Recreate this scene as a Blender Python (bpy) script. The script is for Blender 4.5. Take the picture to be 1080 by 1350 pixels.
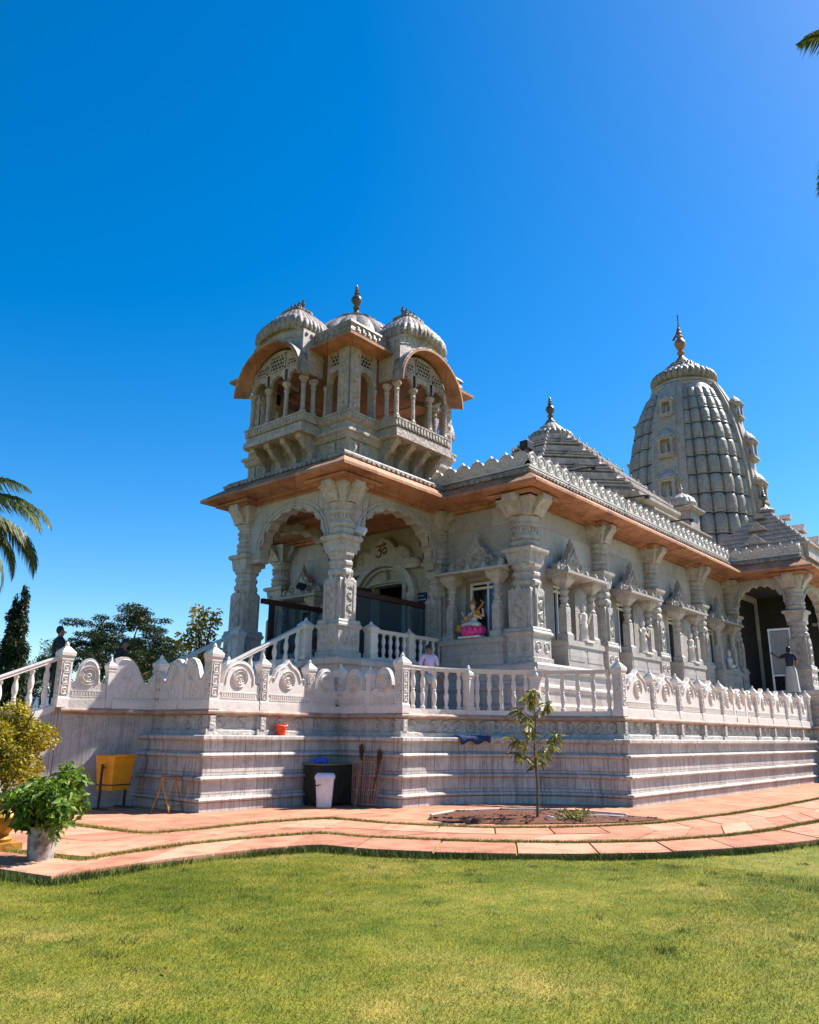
import bpy, bmesh, math, random
import numpy as np
from mathutils import Vector, Matrix
random.seed(7); RNG = np.random.default_rng(11)
PI = math.pi
S = bpy.context.scene
COL = S.collection
for o in list(bpy.data.objects): bpy.data.objects.remove(o)

# ------------------------------------------------------------------ camera
EYE = 1.30
cd = bpy.data.cameras.new("camera"); cam = bpy.data.objects.new("camera", cd); COL.objects.link(cam)
cd.sensor_fit = 'HORIZONTAL'; cd.sensor_width = 36.0; cd.lens = 35.0
cd.clip_start = 0.05; cd.clip_end = 3000.0
def camera_axes():
    sl, h0, f, XU = 0.0109, 294.5, 1050.0, 924.0
    roll = math.atan(sl); pitch = math.atan(h0 * math.cos(roll) / f)
    up = Vector((math.sin(roll) * math.cos(pitch), math.cos(roll) * math.cos(pitch), math.sin(pitch)))
    du = Vector((XU, -(h0 + sl * XU), f)); du -= up * du.dot(up); du.normalize()
    dv = du.cross(up)
    if dv.x > 0: dv = -dv
    return Matrix((du, dv, up))            # rows: the world axes seen from the camera
MC = camera_axes()
cx_, cy_, cz_ = (MC @ Vector(a) for a in ((1, 0, 0), (0, 1, 0), (0, 0, 1)))
R3 = Matrix((cx_, cy_, -cz_)).transposed()
cam.matrix_world = Matrix.Translation((0, 0, EYE)) @ R3.to_4x4()
S.camera = cam

# ------------------------------------------------------------------ light
SUN = Vector((0.75, -0.38, 1.0)).normalized()          # towards the sun
elev = math.asin(SUN.z); az = math.atan2(SUN.x, SUN.y)
W = bpy.data.worlds.new("World"); S.world = W; W.use_nodes = True
wn = W.node_tree.nodes; wl = W.node_tree.links
bg = wn["Background"]; sky = wn.new("ShaderNodeTexSky"); sky.sky_type = 'NISHITA'
sky.sun_disc = False; sky.sun_elevation = elev; sky.sun_rotation = az
sky.altitude = 600; sky.air_density = 1.0; sky.dust_density = 0.6; sky.ozone_density = 2.0
hs = wn.new("ShaderNodeHueSaturation"); hs.inputs['Hue'].default_value = 0.5; hs.inputs['Saturation'].default_value = 1.5; hs.inputs['Value'].default_value = 1.62
wl.new(sky.outputs[0], hs.inputs['Color']); wl.new(hs.outputs[0], bg.inputs[0]); bg.inputs[1].default_value = 0.055
sd = bpy.data.lights.new("sun", 'SUN'); so = bpy.data.objects.new("sun", sd); COL.objects.link(so)
sd.energy = 5.0; sd.angle = math.radians(0.53); sd.color = (1.0, 0.95, 0.88)
so.rotation_euler = (-SUN).to_track_quat('-Z', 'Y').to_euler(); so.location = (0, 0, 40)
S.view_settings.view_transform = 'Standard'; S.view_settings.look = 'None'
S.view_settings.gamma = 1.0; S.view_settings.exposure = 1.20
S.view_settings.use_curve_mapping = False
S.cycles.max_bounces = 6; S.cycles.diffuse_bounces = 4; S.cycles.transparent_max_bounces = 8

# ------------------------------------------------------------------ materials
MATS = {}
def mat(name, col=(.5, .5, .5), rough=.6, metal=0., spec=.35, var=None, scale=4., bump=0., bscale=30., stretch=(1, 1, 1), extra=None, detail=5):
    if name in MATS: return MATS[name]
    m = bpy.data.materials.new(name); m.use_nodes = True; MATS[name] = m
    N = m.node_tree.nodes; L = m.node_tree.links; b = N["Principled BSDF"]
    b.inputs['Base Color'].default_value = (*col, 1); b.inputs['Roughness'].default_value = rough
    b.inputs['Metallic'].default_value = metal; b.inputs['Specular IOR Level'].default_value = spec
    tc = N.new("ShaderNodeNewGeometry"); mp = N.new("ShaderNodeMapping"); mp.inputs['Scale'].default_value = stretch
    L.new(tc.outputs['Position'], mp.inputs[0])
    if var:
        n = N.new("ShaderNodeTexNoise"); n.inputs['Scale'].default_value = scale; n.inputs['Detail'].default_value = detail
        n.inputs['Roughness'].default_value = .65
        L.new(mp.outputs[0], n.inputs['Vector'])
        r = N.new("ShaderNodeValToRGB"); e = r.color_ramp.elements
        e[0].position = .33; e[0].color = (*var, 1); e[1].position = .62; e[1].color = (*col, 1)
        L.new(n.outputs[0], r.inputs[0]); L.new(r.outputs[0], b.inputs['Base Color'])
    if bump:
        n2 = N.new("ShaderNodeTexNoise"); n2.inputs['Scale'].default_value = bscale; n2.inputs['Detail'].default_value = 4
        L.new(tc.outputs['Position'], n2.inputs['Vector'])
        bp = N.new("ShaderNodeBump"); bp.inputs['Strength'].default_value = bump; bp.inputs['Distance'].default_value = .02
        L.new(n2.outputs[0], bp.inputs['Height']); L.new(bp.outputs[0], b.inputs['Normal'])
    if extra: extra(m, N, L, b, tc)
    return m
def mixcol(N, L, fac, a, b_, mode='MIX'):
    x = N.new("ShaderNodeMix"); x.data_type = 'RGBA'; x.blend_type = mode
    for s, k in ((fac, 0), (a, 6), (b_, 7)):
        if hasattr(s, 'node'): L.new(s, x.inputs[k])
        elif k == 0: x.inputs[0].default_value = s
        else: x.inputs[k].default_value = (*s, 1)
    return x.outputs[2]
def ramp(N, L, src, stops):
    r = N.new("ShaderNodeValToRGB"); e = r.color_ramp.elements
    while len(e) < len(stops): e.new(.5)
    for k, (p, c) in zip(e, stops): k.position = p; k.color = (*c, 1) if len(c) == 3 else c
    L.new(src, r.inputs[0]); return r.outputs[0]
def noise(N, L, vec, scale, detail=5, rough=.6, dist=0.):
    n = N.new("ShaderNodeTexNoise"); n.inputs['Scale'].default_value = scale; n.inputs['Detail'].default_value = detail
    n.inputs['Roughness'].default_value = rough; n.inputs['Distortion'].default_value = dist
    L.new(vec, n.inputs['Vector']); return n.outputs[0]
def wallcoord(N, L, tc, sx=1., sz=1.):
    s = N.new("ShaderNodeSeparateXYZ"); L.new(tc.outputs['Position'], s.inputs[0])
    d = N.new("ShaderNodeMath"); d.operation = 'SUBTRACT'; L.new(s.outputs[0], d.inputs[0]); L.new(s.outputs[1], d.inputs[1])
    c = N.new("ShaderNodeCombineXYZ"); L.new(d.outputs[0], c.inputs[0]); L.new(s.outputs[2], c.inputs[1])
    m = N.new("ShaderNodeMapping"); m.inputs['Scale'].default_value = (sx, sz, 1); L.new(c.outputs[0], m.inputs[0]); return m.outputs[0]
def marble(name, light, dark, vein, bump=.25, joints=None, weather=0., streak=0., carve=0., K=.76):
    light, dark, vein = (tuple(.86 * K * q * w for q, w in zip(c, (1.02, .985, .955))) for c in (light, dark, vein))
    def ex(m, N, L, b, tc):
        P = tc.outputs['Position']
        n1 = noise(N, L, P, 1.3, 8, .62, 1.2); base = ramp(N, L, n1, [(.30, dark), (.48, light), (.75, light)])
        n2 = noise(N, L, P, 2.6, 6, .6, 2.0)
        vv = ramp(N, L, n2, [(.475, (0, 0, 0)), (.5, (1, 1, 1)), (.525, (0, 0, 0))])
        f = N.new("ShaderNodeMath"); f.operation = 'MULTIPLY'; L.new(vv, f.inputs[0]); f.inputs[1].default_value = .45
        c = mixcol(N, L, f.outputs[0], base, vein)
        hgt = None
        if streak:
            w = wallcoord(N, L, tc, 13., .7); n3 = noise(N, L, w, 1.0, 7, .72, .9)
            st = ramp(N, L, n3, [(.38, (1, 1, 1)), (.50, (0, 0, 0))]); g = N.new("ShaderNodeMath"); g.operation = 'MULTIPLY'
            L.new(st, g.inputs[0]); g.inputs[1].default_value = streak
            c = mixcol(N, L, g.outputs[0], c, (.21, .18, .168))
        if weather:
            w = wallcoord(N, L, tc, 3.0, .5); n4 = noise(N, L, w, 1.2, 7, .7)
            n5 = noise(N, L, P, 9., 5, .7)
            a = N.new("ShaderNodeMath"); a.operation = 'ADD'; L.new(n4, a.inputs[0]); L.new(n5, a.inputs[1])
            wt = ramp(N, L, a.outputs[0], [(.43, (1, 1, 1)), (.60, (0, 0, 0))]) if False else None
            h = N.new("ShaderNodeMath"); h.operation = 'MULTIPLY'; L.new(a.outputs[0], h.inputs[0]); h.inputs[1].default_value = .5
            wt = ramp(N, L, h.outputs[0], [(.42, (1, 1, 1)), (.58, (0, 0, 0))])
            g = N.new("ShaderNodeMath"); g.operation = 'MULTIPLY'; L.new(wt, g.inputs[0]); g.inputs[1].default_value = weather
            c = mixcol(N, L, g.outputs[0], c, (.085, .068, .06))
        if joints:
            br = N.new("ShaderNodeTexBrick"); br.inputs['Scale'].default_value = 1.0
            br.inputs['Brick Width'].default_value = joints[0]; br.inputs['Row Height'].default_value = joints[1]
            br.inputs['Mortar Size'].default_value = joints[2]; br.inputs['Mortar Smooth'].default_value = .3
            br.inputs['Color1'].default_value = (1, 1, 1, 1); br.inputs['Color2'].default_value = (.72, .70, .69, 1); br.inputs['Mortar'].default_value = (.42, .38, .36, 1)
            L.new(wallcoord(N, L, tc), br.inputs['Vector'])
            c = mixcol(N, L, .8, c, br.outputs[0], 'MULTIPLY')
        L.new(c, b.inputs['Base Color'])
        nb = noise(N, L, P, 22., 6, .7)
        bp = N.new("ShaderNodeBump"); bp.inputs['Strength'].default_value = bump; bp.inputs['Distance'].default_value = .03
        if carve:
            vo = N.new("ShaderNodeTexVoronoi"); vo.inputs['Scale'].default_value = carve; L.new(P, vo.inputs['Vector'])
            ad = N.new("ShaderNodeMath"); ad.operation = 'ADD'; L.new(nb, ad.inputs[0]); L.new(vo.outputs[0], ad.inputs[1]); L.new(ad.outputs[0], bp.inputs['Height'])
        else: L.new(nb, bp.inputs['Height'])
        L.new(bp.outputs[0], b.inputs['Normal'])
    return mat(name, light, rough=.5, spec=.3, extra=ex)
M_WALL = marble("wall_marble", (.70, .655, .62), (.54, .505, .48), (.36, .34, .33), .2, joints=(1.1, .62, .006), weather=.16, K=.75)
M_COLM = marble("column_marble", (.70, .65, .61), (.51, .47, .44), (.33, .30, .29), .35, weather=.35, carve=16.)
M_PLAIN = marble("carved_marble", (.76, .71, .67), (.62, .58, .54), (.46, .42, .40), .3, carve=18.)
M_RAIL = marble("railing_marble", (.78, .72, .67), (.66, .60, .56), (.48, .43, .41), .25, K=.92)
M_PLINTH = marble("plinth_marble", (.78, .73, .69), (.62, .565, .53), (.40, .35, .32), .2, joints=(.46, .335, .010), streak=.72, weather=.22, K=.86)
M_SLABS = marble("slab_marble", (.72, .68, .64), (.52, .48, .45), (.36, .32, .30), .2, joints=(.55, 4., .008), streak=.6)
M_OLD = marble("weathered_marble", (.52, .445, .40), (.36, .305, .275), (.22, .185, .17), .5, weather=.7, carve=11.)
M_OLDS = marble("weathered_plain_marble", (.56, .485, .435), (.39, .335, .30), (.25, .215, .195), .4, weather=.45, K=.90)
M_TOWER = marble("tower_marble", (.66, .555, .485), (.48, .395, .345), (.31, .255, .225), .4, weather=.45, carve=14.)
def sandx(m, N, L, b, tc):
    P = tc.outputs['Position']; c = ramp(N, L, noise(N, L, P, 2.2, 7, .7), [(.32, (.25, .12, .072)), (.5, (.42, .20, .112)), (.7, (.48, .25, .15))])
    br = N.new("ShaderNodeTexBrick"); br.inputs['Scale'].default_value = 1.; br.inputs['Brick Width'].default_value = .85; br.inputs['Row Height'].default_value = 9.; br.offset = 0.
    br.inputs['Mortar Size'].default_value = .008; br.inputs['Color1'].default_value = (1, 1, 1, 1); br.inputs['Color2'].default_value = (.82, .80, .78, 1); br.inputs['Mortar'].default_value = (.35, .32, .3, 1); L.new(wallcoord(N, L, tc), br.inputs['Vector'])
    c = mixcol(N, L, 1., c, br.outputs[0], 'MULTIPLY'); st = ramp(N, L, noise(N, L, P, .9, 6, .65), [(.36, (.55, .5, .48)), (.52, (1, 1, 1))]); L.new(mixcol(N, L, 1., c, st, 'MULTIPLY'), b.inputs['Base Color'])
    bp = N.new("ShaderNodeBump"); bp.inputs['Strength'].default_value = .35; bp.inputs['Distance'].default_value = .02; L.new(noise(N, L, P, 26., 4), bp.inputs['Height']); L.new(bp.outputs[0], b.inputs['Normal'])
M_SAND = mat("pink_sandstone", (.5, .24, .14), .8, extra=sandx)
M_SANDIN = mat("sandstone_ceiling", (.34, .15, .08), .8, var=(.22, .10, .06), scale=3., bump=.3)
M_DARK = mat("dark_interior", (.012, .011, .012), .8)  # near-black colour stands for unlit space behind openings
M_GLASS = mat("dark_window_glass", (.012, .012, .016), .12, spec=.5)
M_BLUE = mat("blue_window_pane", (.02, .10, .35), .25, spec=.5)
M_FRAME = mat("white_metal_frame", (.75, .76, .78), .4)
M_WOOD = mat("dark_red_wood", (.055, .018, .012), .45, var=(.03, .01, .008), scale=6, stretch=(6, 6, 1))
M_FIN = mat("dark_bronze_finial", (.14, .11, .09), .35, metal=.5, var=(.06, .05, .045), scale=8)
M_SIGN = mat("navy_sign", (.015, .02, .07), .4); M_SIGNW = mat("sign_lettering", (.45, .5, .62), .5)
M_BLACK = mat("black_plastic", (.012, .012, .013), .45); M_OM = mat("dark_maroon_paint", (.08, .015, .012), .6)
M_WHITE = mat("white_plastic", (.66, .65, .65), .4, var=(.48, .46, .45), scale=6)
M_YEL = mat("yellow_plastic", (.72, .30, .008), .45, var=(.58, .23, .008), scale=5)
M_RED = mat("red_plastic", (.85, .06, .012), .4)
M_GOLD = mat("gold_paint", (.46, .235, .03), .45, metal=.2, var=(.24, .11, .02), scale=12, bump=.4)
M_PINK = mat("pink_paint", (.75, .05, .25), .5, var=(.6, .04, .2), scale=12)
M_SKIN = mat("brown_skin", (.23, .11, .065), .55); M_SKINP = mat("painted_fair_skin", (.72, .46, .34), .5)
M_HAIR = mat("black_hair", (.012, .010, .010), .5)
M_NAVY = mat("navy_cloth", (.018, .022, .05), .85); M_GREY = mat("grey_cloth", (.38, .38, .37), .85); M_LIL = mat("lilac_cloth", (.55, .42, .58), .85)
M_DENIM = mat("dark_blue_cloth", (.02, .045, .13), .9, var=(.012, .02, .06), scale=14); M_CHAR = mat("charcoal_cloth", (.02, .02, .022), .85)
M_OLIVE = mat("dark_olive_metal", (.035, .035, .022), .55, var=(.02, .02, .014), scale=6)
M_RUST = mat("rusty_wire", (.30, .19, .14), .6, metal=.3, var=(.18, .09, .06), scale=20)
M_STRAW = mat("broom_straw", (.09, .05, .02), .9, var=(.05, .03, .015), scale=30)
M_BARK = mat("bark", (.13, .09, .06), .9, var=(.07, .05, .035), scale=10, bump=.5)
M_SOIL = mat("soil", (.15, .055, .028), .95, var=(.06, .023, .013), scale=14, bump=1., bscale=40)
M_TERRA = mat("terracotta_edge", (.52, .24, .14), .85, var=(.40, .18, .11), scale=2.2, bump=.15)
def leafmat(name, a, b_, scale=3., trans=.35):
    def ex(m, N, L, b, tc):
        n = noise(N, L, tc.outputs['Position'], scale, 3, .6); oi = N.new("ShaderNodeTexNoise"); oi.inputs['Scale'].default_value = 40.; L.new(tc.outputs['Position'], oi.inputs['Vector'])
        ad = N.new("ShaderNodeMath"); ad.operation = 'ADD'; L.new(n, ad.inputs[0]); L.new(oi.outputs[0], ad.inputs[1])
        h = N.new("ShaderNodeMath"); h.operation = 'MULTIPLY'; L.new(ad.outputs[0], h.inputs[0]); h.inputs[1].default_value = .5
        c = ramp(N, L, h.outputs[0], [(.38, a), (.60, b_)]); L.new(c, b.inputs['Base Color'])
        tr = N.new("ShaderNodeBsdfTranslucent"); L.new(c, tr.inputs[0]); mx = N.new("ShaderNodeMixShader"); mx.inputs[0].default_value = trans
        L.new(b.outputs[0], mx.inputs[1]); L.new(tr.outputs[0], mx.inputs[2]); L.new(mx.outputs[0], N['Material Output'].inputs[0])
    return mat(name, b_, rough=.5, spec=.35, extra=ex)
M_LPALM = leafmat("palm_leaf", (.03, .055, .012), (.15, .16, .03)); M_LDARK = leafmat("dark_leaf", (.010, .022, .010), (.035, .055, .016))
M_LMID = leafmat("mid_leaf", (.03, .055, .012), (.12, .14, .02)); M_LGOLD = leafmat("golden_leaf", (.09, .10, .010), (.50, .36, .015), 6)
M_LBRI = leafmat("bright_leaf", (.03, .08, .008), (.20, .29, .025), 8); M_LSAP = leafmat("sapling_leaf", (.05, .07, .015), (.26, .24, .05), 9)
M_LFLOW = leafmat("yellow_leaf", (.16, .14, .01), (.5, .36, .02), 5); M_ORNG = leafmat("orange_petal", (.55, .10, .02), (.7, .2, .03), 9)
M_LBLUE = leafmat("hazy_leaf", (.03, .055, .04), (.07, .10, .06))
def grass_like(name, blade):
    def ex(m, N, L, b, tc):
        P = tc.outputs['Position']
        n1 = noise(N, L, P, .55, 4, .6); n2 = noise(N, L, P, 3.5, 4, .65); n3 = noise(N, L, P, 55. if not blade else 120., 3, .7)
        c1 = ramp(N, L, n1, [(.34, (.108, .132, .011)), (.50, (.178, .182, .020)), (.66, (.262, .226, .048))])
        c2 = ramp(N, L, n2, [(.33, (.62, .78, .6)), (.52, (1, 1, 1)), (.70, (1.35, 1.2, 1.35))])
        c = mixcol(N, L, 1., c1, c2, 'MULTIPLY')
        c3 = ramp(N, L, n3, [(.34, (.5, .55, .45)), (.58, (1.2, 1.18, 1.1))]); c = mixcol(N, L, 1., c, c3, 'MULTIPLY')
        L.new(c, b.inputs['Base Color'])
        if blade:
            tr = N.new("ShaderNodeBsdfTranslucent"); L.new(c, tr.inputs[0]); mx = N.new("ShaderNodeMixShader"); mx.inputs[0].default_value = .3
            L.new(b.outputs[0], mx.inputs[1]); L.new(tr.outputs[0], mx.inputs[2]); L.new(mx.outputs[0], N['Material Output'].inputs[0])
        else:
            bp = N.new("ShaderNodeBump"); bp.inputs['Strength'].default_value = .8; bp.inputs['Distance'].default_value = .03; L.new(n3, bp.inputs['Height']); L.new(bp.outputs[0], b.inputs['Normal'])
    return mat(name, (.15, .18, .03), rough=.75, spec=.15, extra=ex)
M_LAWN = grass_like("lawn_turf", False); M_BLADE = grass_like("grass_blade", True)
M_DRY = mat("dry_grass", (.30, .25, .045), .9, var=(.13, .14, .022), scale=9)
M_EDGEG = mat("edge_grass", (.10, .125, .016), .8, var=(.035, .06, .01), scale=9)
def pavx(m, N, L, b, tc):
    P = tc.outputs['Position']; br = N.new("ShaderNodeTexBrick"); br.inputs['Scale'].default_value = 1.
    br.inputs['Brick Width'].default_value = .92; br.inputs['Row Height'].default_value = .60; br.inputs['Mortar Size'].default_value = .007
    br.inputs['Color1'].default_value = (.46, .225, .135, 1); br.inputs['Color2'].default_value = (.37, .17, .10, 1); br.inputs['Mortar'].default_value = (.16, .09, .05, 1)
    L.new(P, br.inputs['Vector']); n = noise(N, L, P, 2.5, 6, .65)
    c2 = ramp(N, L, n, [(.3, (.62, .58, .54)), (.5, (.97, .96, .95)), (.72, (1.14, 1.18, 1.2))])
    L.new(mixcol(N, L, 1., br.outputs[0], c2, 'MULTIPLY'), b.inputs['Base Color'])
    bp = N.new("ShaderNodeBump"); bp.inputs['Strength'].default_value = .25; bp.inputs['Distance'].default_value = .02
    L.new(noise(N, L, P, 40., 4), bp.inputs['Height']); L.new(bp.outputs[0], b.inputs['Normal'])
M_PAVE = mat("terracotta_paving", (.6, .3, .2), .85, spec=.2, extra=pavx)
def slabx(m, N, L, b, tc):
    P = tc.outputs['Position']; at = N.new("ShaderNodeAttribute"); at.attribute_name = "tone"
    c = ramp(N, L, at.outputs['Fac'], [(0., (.35, .155, .092)), (.5, (.445, .21, .128)), (1., (.51, .265, .172))])
    n = noise(N, L, P, 3., 6, .65); c2 = ramp(N, L, n, [(.3, (.62, .58, .54)), (.5, (.97, .96, .95)), (.72, (1.13, 1.17, 1.2))])
    L.new(mixcol(N, L, 1., c, c2, 'MULTIPLY'), b.inputs['Base Color'])
    bp = N.new("ShaderNodeBump"); bp.inputs['Strength'].default_value = .25; bp.inputs['Distance'].default_value = .02
    L.new(noise(N, L, P, 40., 4), bp.inputs['Height']); L.new(bp.outputs[0], b.inputs['Normal'])
M_SLAB = mat("terracotta_slab", (.6, .3, .2), .85, spec=.2, extra=slabx)

# ------------------------------------------------------------------ mesh helpers
class MB:
    def __init__(s, frame=None): s.v = []; s.f = []; s.frame = frame
    def add(s, vs, fs):
        k = len(s.v)
        if s.frame:
            o, a, n = s.frame
            vs = [(o[0] + a[0] * p[0] + n[0] * p[1], o[1] + a[1] * p[0] + n[1] * p[1], o[2] + p[2]) for p in vs]
        s.v += [tuple(p) for p in vs]; s.f += [tuple(i + k for i in q) for q in fs]; return s
    def box(s, x0, x1, y0, y1, z0, z1):
        return s.add([(x0, y0, z0), (x1, y0, z0), (x1, y1, z0), (x0, y1, z0), (x0, y0, z1), (x1, y0, z1), (x1, y1, z1), (x0, y1, z1)],
                     [(0, 3, 2, 1), (4, 5, 6, 7), (0, 1, 5, 4), (1, 2, 6, 5), (2, 3, 7, 6), (3, 0, 4, 7)])
    def cbox(s, c, h): return s.box(c[0] - h[0], c[0] + h[0], c[1] - h[1], c[1] + h[1], c[2] - h[2], c[2] + h[2])
    def mbox(s, M, h=(.5, .5, .5)):
        c = [M @ Vector((x * h[0], y * h[1], z * h[2])) for z in (-1, 1) for x, y in ((-1, -1), (1, -1), (1, 1), (-1, 1))]
        return s.add(c, [(0, 3, 2, 1), (4, 5, 6, 7), (0, 1, 5, 4), (1, 2, 6, 5), (2, 3, 7, 6), (3, 0, 4, 7)])
    def bar(s, a, b, w, h=None):
        a = Vector(a); b = Vector(b); d = b - a; h = h or w
        q = d.to_track_quat('Z', 'Y').to_matrix().to_4x4()
        return s.mbox(Matrix.Translation((a + b) / 2) @ q, (w / 2, h / 2, d.length / 2))
    def prism(s, pts, z0, z1):
        n = len(pts)
        return s.add([(x, y, z0) for x, y in pts] + [(x, y, z1) for x, y in pts],
                     [tuple(range(n))[::-1], tuple(range(n, 2 * n))] + [(i, (i + 1) % n, n + (i + 1) % n, n + i) for i in range(n)])
    def face(s, pts, y0, y1):
        """outline (x, z) extruded between two depths y0 (front) and y1"""
        n = len(pts)
        return s.add([(x, y0, z) for x, z in pts] + [(x, y1, z) for x, z in pts],
                     [tuple(range(n)), tuple(range(n, 2 * n))[::-1]] + [(i, n + i, n + (i + 1) % n, (i + 1) % n) for i in range(n)])
    def lathe(s, c, prof, n=16, rot=0., sx=1., sy=1., cap=True):
        vs = []; fs = []
        for r, z in prof:
            for i in range(n):
                a = rot + 2 * PI * i / n; vs.append((c[0] + sx * r * math.cos(a), c[1] + sy * r * math.sin(a), c[2] + z))
        for j in range(len(prof) - 1):
            for i in range(n):
                k = (i + 1) % n; fs.append((j * n + i, j * n + k, (j + 1) * n + k, (j + 1) * n + i))
        if cap: fs += [tuple(range(n))[::-1], tuple(range((len(prof) - 1) * n, len(prof) * n))]
        return s.add(vs, fs)
    def sq(s, c, prof, rot=0.): return s.lathe(c, [(h * math.sqrt(2), z) for h, z in prof], 4, PI / 4 + rot)
    def octo(s, c, prof): return s.lathe(c, [(h / math.cos(PI / 8), z) for h, z in prof], 8, PI / 8)
    def tube(s, pts, r, n=6):
        pts = [Vector(p) for p in pts]; m = len(pts); vs = []; fs = []
        rs = r if isinstance(r, (list, tuple)) else [r] * m
        for i, p in enumerate(pts):
            d = (pts[min(i + 1, m - 1)] - pts[max(i - 1, 0)]); d = d.normalized() if d.length > 1e-9 else Vector((0, 0, 1))
            u = d.cross(Vector((0, 0, 1))) if abs(d.z) < .95 else d.cross(Vector((1, 0, 0))); u.normalize(); w = d.cross(u)
            for k in range(n):
                a = 2 * PI * k / n; vs.append(p + (u * math.cos(a) + w * math.sin(a)) * rs[i])
        for i in range(m - 1):
            for k in range(n): fs.append((i * n + k, i * n + (k + 1) % n, (i + 1) * n + (k + 1) % n, (i + 1) * n + k))
        fs += [tuple(range(n))[::-1], tuple(range((m - 1) * n, m * n))]
        return s.add(vs, fs)
    def sweep(s, path, prof, closed=False, capends=True):
        """profile (outward offset, z) carried along a path in plan; outward is to the left of travel"""
        n = len(path); nor = []
        def ln(a, b):
            d = Vector((b[0] - a[0], b[1] - a[1])); d.normalize(); return Vector((-d.y, d.x))
        for i in range(n):
            if closed or 0 < i < n - 1:
                n1 = ln(path[i - 1], path[i]); n2 = ln(path[i], path[(i + 1) % n]); t = (n1 + n2); t /= max(t.dot(n1), .2)
            elif i == 0: t = ln(path[0], path[1])
            else: t = ln(path[-2], path[-1])
            nor.append(t)
        m = len(prof); vs = [(path[i][0] + nor[i].x * o, path[i][1] + nor[i].y * o, z) for i in range(n) for o, z in prof]
        fs = []
        for i in range(n if closed else n - 1):
            k = (i + 1) % n
            for j in range(m - 1): fs.append((i * m + j, i * m + j + 1, k * m + j + 1, k * m + j))
        if capends and not closed: fs += [tuple(range(m)), tuple(range((n - 1) * m, n * m))[::-1]]
        return s.add(vs, fs)
    def ball(s, c, r, n=10, m=7):
        r = r if isinstance(r, (tuple, list)) else (r, r, r)
        prof = [(max(math.sin(PI * j / m), .01), -math.cos(PI * j / m)) for j in range(m + 1)]
        vs = []; fs = []
        for q, z in prof:
            for i in range(n): a = 2 * PI * i / n; vs.append((c[0] + r[0] * q * math.cos(a), c[1] + r[1] * q * math.sin(a), c[2] + r[2] * z))
        for j in range(m):
            for i in range(n): fs.append((j * n + i, j * n + (i + 1) % n, (j + 1) * n + (i + 1) % n, (j + 1) * n + i))
        return s.add(vs, fs)
    def ring(s, c, r0, r1, y0, y1, n=16, sx=1.):
        """a raised flat ring in the local x-z plane between depths y0 (back) and y1 (front)"""
        vs = []; fs = []
        for i in range(n):
            a = 2 * PI * i / n; x, z = math.cos(a) * sx, math.sin(a)
            vs += [(c[0] + r0 * x, y0, c[1] + r0 * z), (c[0] + (r0 + r1) / 2 * x, y1, c[1] + (r0 + r1) / 2 * z), (c[0] + r1 * x, y0, c[1] + r1 * z)]
        for i in range(n):
            a = 3 * i; b = 3 * ((i + 1) % n); fs += [(a, a + 1, b + 1, b), (a + 1, a + 2, b + 2, b + 1)]
        return s.add(vs, fs)
    def build(s, name, m, parent=None, smooth=False, bevel=0., kind=None):
        me = bpy.data.meshes.new(name)
        off = ROOT.get(parent.name, Vector((0, 0, 0))) if parent else Vector((0, 0, 0))
        me.from_pydata([tuple(Vector(p) - off) for p in s.v], [], s.f); me.update()
        bm = bmesh.new(); bm.from_mesh(me); bmesh.ops.recalc_face_normals(bm, faces=bm.faces); bm.to_mesh(me); bm.free()
        me.materials.append(m)
        o = bpy.data.objects.new(name, me); COL.objects.link(o)
        if parent: o.parent = parent; ROOT[o.name] = off
        if smooth:
            for p in me.polygons: p.use_smooth = True
            try: me.set_sharp_from_angle(angle=math.radians(40))
            except Exception: pass
        if bevel:
            b = o.modifiers.new("edges", 'BEVEL'); b.width = bevel; b.segments = 2; b.limit_method = 'ANGLE'; b.angle_limit = math.radians(40)
        if kind: o['kind'] = kind
        return o
ROOT = {}
def tag(o, label, cat, group=None):
    o['label'] = label; o['category'] = cat
    if group: o['group'] = group
    return o
def thing(name, label, cat, loc=(0, 0, 0), group=None, rz=0.):
    o = bpy.data.objects.new(name, None); COL.objects.link(o); o.location = loc; o.rotation_euler = (0, 0, rz); o.empty_display_size = .2
    ROOT[o.name] = Vector(loc) if rz == 0. else Vector((0, 0, 0))
    return tag(o, label, cat, group)
def local(o): ROOT[o.name] = Vector((0, 0, 0)); return o       # parts of this thing are built in its own coordinates
def copy_thing(o, loc, label, rz=None):
    c = o.copy(); COL.objects.link(c); c.location = loc; c['label'] = label
    if rz is not None: c.rotation_euler = (0, 0, rz)
    for ch in o.children:
        d = ch.copy(); COL.objects.link(d); d.parent = c
        for g in ch.children:
            e = g.copy(); COL.objects.link(e); e.parent = d
    return c
def instance_part(o, parent, shift):
    """another copy of a finished part (and its sub-parts) of the same thing"""
    d = o.copy(); COL.objects.link(d); d.parent = parent; d.location = Vector(o.location) + Vector(shift)
    for g in o.children: e = g.copy(); COL.objects.link(e); e.parent = d
    return d
FU = lambda u, v, z=0.: ((u, v, z), (0, -1), (-1, 0))    # frame on a wall facing -u: local x runs towards -v (to the right), y outward
FV = lambda u, v, z=0.: ((u, v, z), (1, 0), (0, -1))     # frame on a wall facing -v: local x runs towards +u, y outward
FVB = lambda u, v, z=0.: ((u, v, z), (-1, 0), (0, 1))    # facing +v
FUB = lambda u, v, z=0.: ((u, v, z), (0, 1), (1, 0))     # facing +u

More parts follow.
